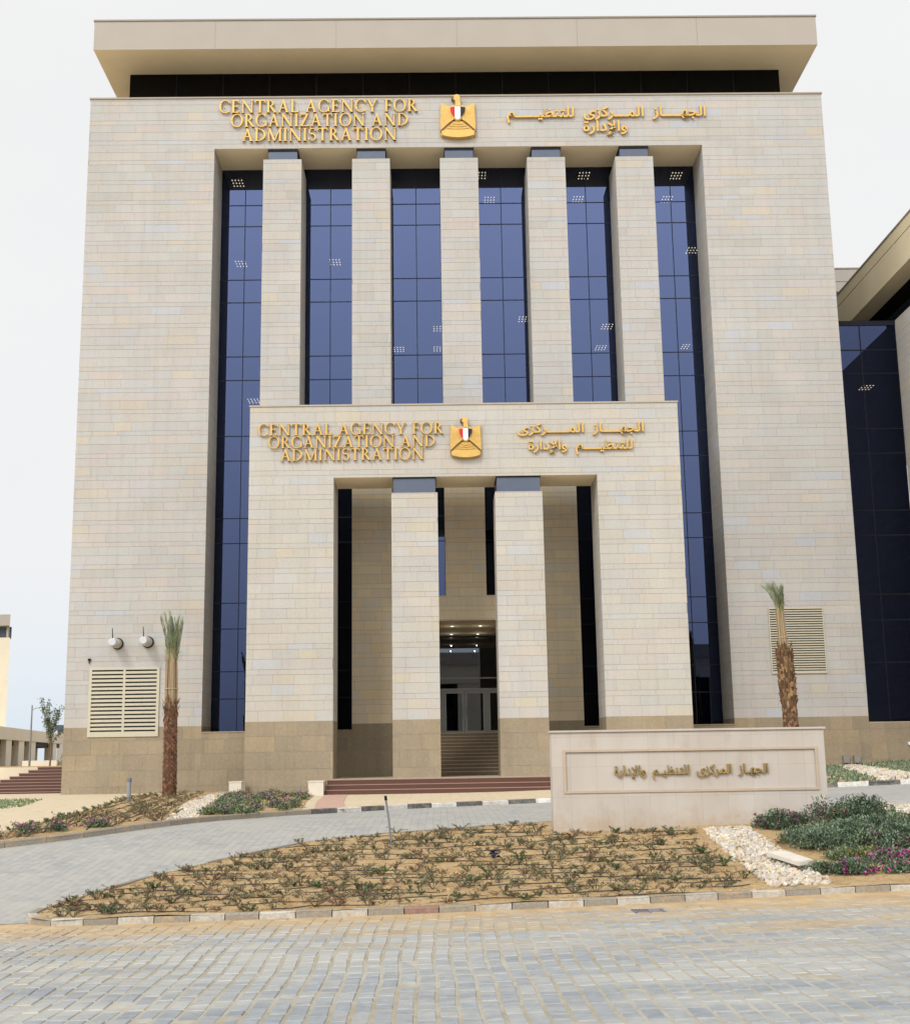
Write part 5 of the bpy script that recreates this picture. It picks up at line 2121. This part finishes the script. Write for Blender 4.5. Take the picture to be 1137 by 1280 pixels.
# low green edging and scattered seedlings in the sandy part
pr = None
cnt = tries = 0
while cnt < 120 and tries < 9000:
    tries += 1
    y = -66.1 + 1 / rnd.uniform(1 / 63.0, 1 / 31.5)
    x = rnd.uniform(-14, -7)
    if not in_poly(x, y, LEFTBED, .2) or inside((x, y), LS) or x > -7.4 - (y + 31) * .1:
        continue
    k = rnd.choice(((0, 0), (2, 0), (5, 0), (6, 0)))
    if k not in used:
        continue
    c = dup(used[k], (x, y, bz(x, y)), rnd.uniform(0, 6), rnd.uniform(.8, 1.3), KINDS[k[0]][5].replace('seedling', 'bedding plant') + ' in the sandy bed around the reddish palm')
    c.name = 'bedding_plant'  # more copies of the island seedlings
    c['group'] = KINDS[k[0]][5].replace('seedling', 'bedding plant') + 's around the reddish palm'
    cnt += 1
for i in range(26):
    u = i / 25
    seg = bed_top[:7]
    f_ = u * (len(seg) - 1.001)
    a_, b_ = Vector(seg[int(f_)]), Vector(seg[int(f_) + 1])
    p = a_.lerp(b_, f_ - int(f_)) + Vector((.35, 0))
    c = dup(used[(4, 0)] if (4, 0) in used else list(used.values())[0], (p.x, p.y, bz(p.x, p.y)), i * 1.7, .8 + .3 * (i % 3) / 2, 'low green edging plant along the pale walkway left of the palm')
    c['group'] = 'green edging plants along the walkway'
    c.name = 'edging_plant'

# ground cover beyond the driveway on the right: too dense to count
rnd = random.Random(91)
gc = M()
RS = [(15.0, -22.3), (16.6, -23.1), (21.0, -1.3), (20.0, -1.5)]
n = 0
while n < 5200:
    x, y = rnd.uniform(13.3, 28), rnd.uniform(-24, -.8)
    if not in_poly(x, y, RIGHTBED, .3) or inside((x, y), RS):
        continue
    if (y * 1.1 + x * .3) % 1.1 > .62:
        n += 1
        continue
    n += 1
    z = G(x, y) + .10
    for q in range(2):
        gc.leaf((x + rnd.gauss(0, .04), y, z), rdir(rnd) + Vector((0, 0, .9)), (0, 1, 0), rnd.uniform(.10, .22), rnd.uniform(.05, .08), vary(rnd, rnd.choice(GREENS), .3))
o = gc.build('ground_cover', LEAF)
o['kind'] = 'stuff'

gc = M()
GP = [(-19.3, -8.5), (-17.6, -8.6), (-15.6, -17.5), (-15.9, -21), (-19.3, -19)]
for n in range(1500):
    x, y = rnd.uniform(-19.3, -15.5), rnd.uniform(-21, -8.5)
    if inside((x, y), GP):
        gc.leaf((x, y, G(x, y) + .075), rdir(rnd) + Vector((0, 0, .9)), (0, 1, 0), rnd.uniform(.08, .16), rnd.uniform(.04, .06), vary(rnd, rnd.choice(YELG + GREENS), .3))
o = gc.build('ground_cover', LEAF)
o['kind'] = 'stuff'
# hoses running along the slope of the left bed
for k in range(7):
    x0 = -8.6 - k * .62
    pts = [(x0 - .115 * (y + 31), y) for y in [-33 + i * .8 for i in range(38)]]
    pts = [q for q in pts if in_poly(q[0], q[1], LEFTBED, .15)]
    if len(pts) < 4:
        continue
    mm = M()
    mm.tube([(x + rnd.gauss(0, .02), y, bz(x, y) + .02 + .02 * hnoise(x, y)) for x, y in pts], .014, 5)
    tag(mm.build('drip_hose', HOSE), 'thin black drip hose running away from the kerb in the bed around the reddish palm', 'drip hose', 'drip hoses around the reddish palm')

# --- white stones
PEB = attr_mat('white_pebble', .75, 4, 30, .08, .3, .2)


def stones(name, poly, n, rmin, rmax, zf, seed):
    rnd = random.Random(seed)
    xs = [p[0] for p in poly]
    ys = [p[1] for p in poly]
    mm = M()
    k = 0
    g = 0
    while k < n and g < n * 30:
        g += 1
        x, y = rnd.uniform(min(xs), max(xs)), rnd.uniform(min(ys), max(ys))
        if not inside((x + rnd.gauss(0, .04), y + rnd.gauss(0, .04)), poly):
            continue
        k += 1
        r_ = rnd.uniform(rmin, rmax)
        z = zf(x, y) + r_ * rnd.uniform(.0, .75)
        R_ = Matrix.Rotation(rnd.uniform(0, 6), 3, rdir(rnd))
        sx_, sy_, sz_ = rnd.uniform(.8, 1.35), rnd.uniform(.7, 1.1), rnd.uniform(.5, .85)
        vv = []
        for (a, b, c) in ((1, 0, 0), (-1, 0, 0), (0, 1, 0), (0, -1, 0), (0, 0, 1), (0, 0, -1), (.62, .62, .5), (-.62, .62, .45), (.62, -.62, .5), (-.62, -.62, .5), (.6, .6, -.5), (-.6, .6, -.5), (.6, -.6, -.5), (-.6, -.6, -.5)):
            q = R_ @ (Vector((a * sx_, b * sy_, c * sz_)) * r_ * rnd.uniform(.85, 1.1))
            vv.append((x + q.x, y + q.y, z + q.z))
        F_ = [(0, 6, 8), (0, 8, 12), (0, 12, 10), (0, 10, 6), (1, 9, 7), (1, 7, 11), (1, 11, 13), (1, 13, 9), (2, 7, 6), (2, 6, 10), (2, 10, 11), (2, 11, 7),
              (3, 8, 9), (3, 9, 13), (3, 13, 12), (3, 12, 8), (4, 6, 7), (4, 7, 9), (4, 9, 8), (4, 8, 6), (5, 11, 10), (5, 13, 11), (5, 12, 13), (5, 10, 12)]
        col = rnd.choice([lin(192, 184, 170), lin(184, 171, 152), lin(198, 191, 180), lin(176, 160, 136), lin(172, 167, 160), lin(192, 176, 148)])
        mm.poly(vv, F_, vary(rnd, col, .12))
    o = mm.build(name, PEB)
    o['kind'] = 'stuff'
    return o


STRIP = [(6.05, -36.15), (7.05, -36.15), (6.95, -38), (6.85, -40), (6.75, -42), (6.5, -44.3), (5.5, -44.35), (5.65, -42), (5.8, -40), (5.95, -38)]
stones('white_stones', STRIP, 2300, .022, .062, lambda x, y: G(x, y) + .11, 1)
stones('white_stones', LS, 2600, .03, .06, lambda x, y: G(x, y) + .10, 2)
stones('white_stones', RS, 2000, .04, .075, lambda x, y: G(x, y) + .09, 3)
stones('white_stones', [(10.4, -33.9), (11.3, -33.8), (13.5, -35.3), (13.5, -36.6), (11.2, -35.6)], 900, .03, .06, lambda x, y: G(x, y) + .11, 4)
s_ = M()
q = [(6.22, -41.2), (6.62, -41.05), (6.72, -42.55), (6.4, -42.75)]
v = [(x, y, isl_z(x, y) + .13) for x, y in q] + [(x, y, isl_z(x, y) + .20) for x, y in q]
s_.poly(v, [(3, 2, 1, 0), (4, 5, 6, 7), (0, 1, 5, 4), (1, 2, 6, 5), (2, 3, 7, 6), (3, 0, 4, 7)], lin(206, 198, 184))
tag(s_.build('stone_slab', PEB), 'flat oblong white slab lying on the strip of white stones', 'stone slab')

# --- bollard, pipe and litter
bo = thing('bollard_light', 'short grey cylindrical bollard in the bed left of the reddish palm', 'bollard', (-12.75, -13, .05))
mm = M()
mm.tube([(-12.75, -13, .0), (-12.75, -13, .86)], .085, 16)
mm.build('post', plain('bollard_grey', lin(132, 136, 142), .5, .3, .05), bo)
mm = M()
mm.tube([(-12.75, -13, .862), (-12.75, -13, 1.0), (-12.75, -13, 1.03)], [.1, .1, .07], 16)
mm.build('lamp_head', plain('bollard_head', lin(104, 108, 116), .5, .3, .05), bo)
pp_ = thing('marker_post', 'thin leaning grey pipe stuck in the island bed', 'post', (-1.1, -36.8, -.3))
mm = M()
mm.tube([(-1.1, -36.8, -.4), (-1.17, -36.8, .3), (-1.235, -36.8, .74)], .024, 8)
mm.build('pipe', plain('pipe_grey', lin(120, 122, 128), .5, .3, .05), pp_)
mm = M()
mm.tube([(-1.235, -36.8, .742), (-1.245, -36.8, .84)], [.034, .03], 8)
mm.build('cap', FRAME, pp_)
lt_ = M()
for k in range(7):
    a = k * .9
    lt_.leaf((1.1, -39.45, isl_z(1.1, -39.45) + .05 + .02 * k), (cos(a), sin(a), .5 * sin(k * 2.1)), (0, 0, 1), .16, .14, lin(44, 48, 66), .35)
tag(lt_.build('plastic_scrap', PAINT), 'crumpled dark blue plastic scrap among the seedlings', 'litter')
gr = M()
gx, gy = 3.18, -45.95
for k in range(9):
    gr.box(gx - .24 + k * .055, gx - .215 + k * .055, gy - .14, gy + .14, G(gx, gy) + .003, G(gx, gy) + .018)
gr.box(gx - .26, gx + .26, gy - .17, gy - .141, G(gx, gy) + .003, G(gx, gy) + .02)
gr.box(gx - .26, gx + .26, gy + .141, gy + .17, G(gx, gy) + .003, G(gx, gy) + .02)
tag(gr.build('drain_grate', plain('grate_metal', lin(120, 118, 138), .5, .4, .1)), 'small bluish drain grate in the sand along the road kerb', 'drain grate')
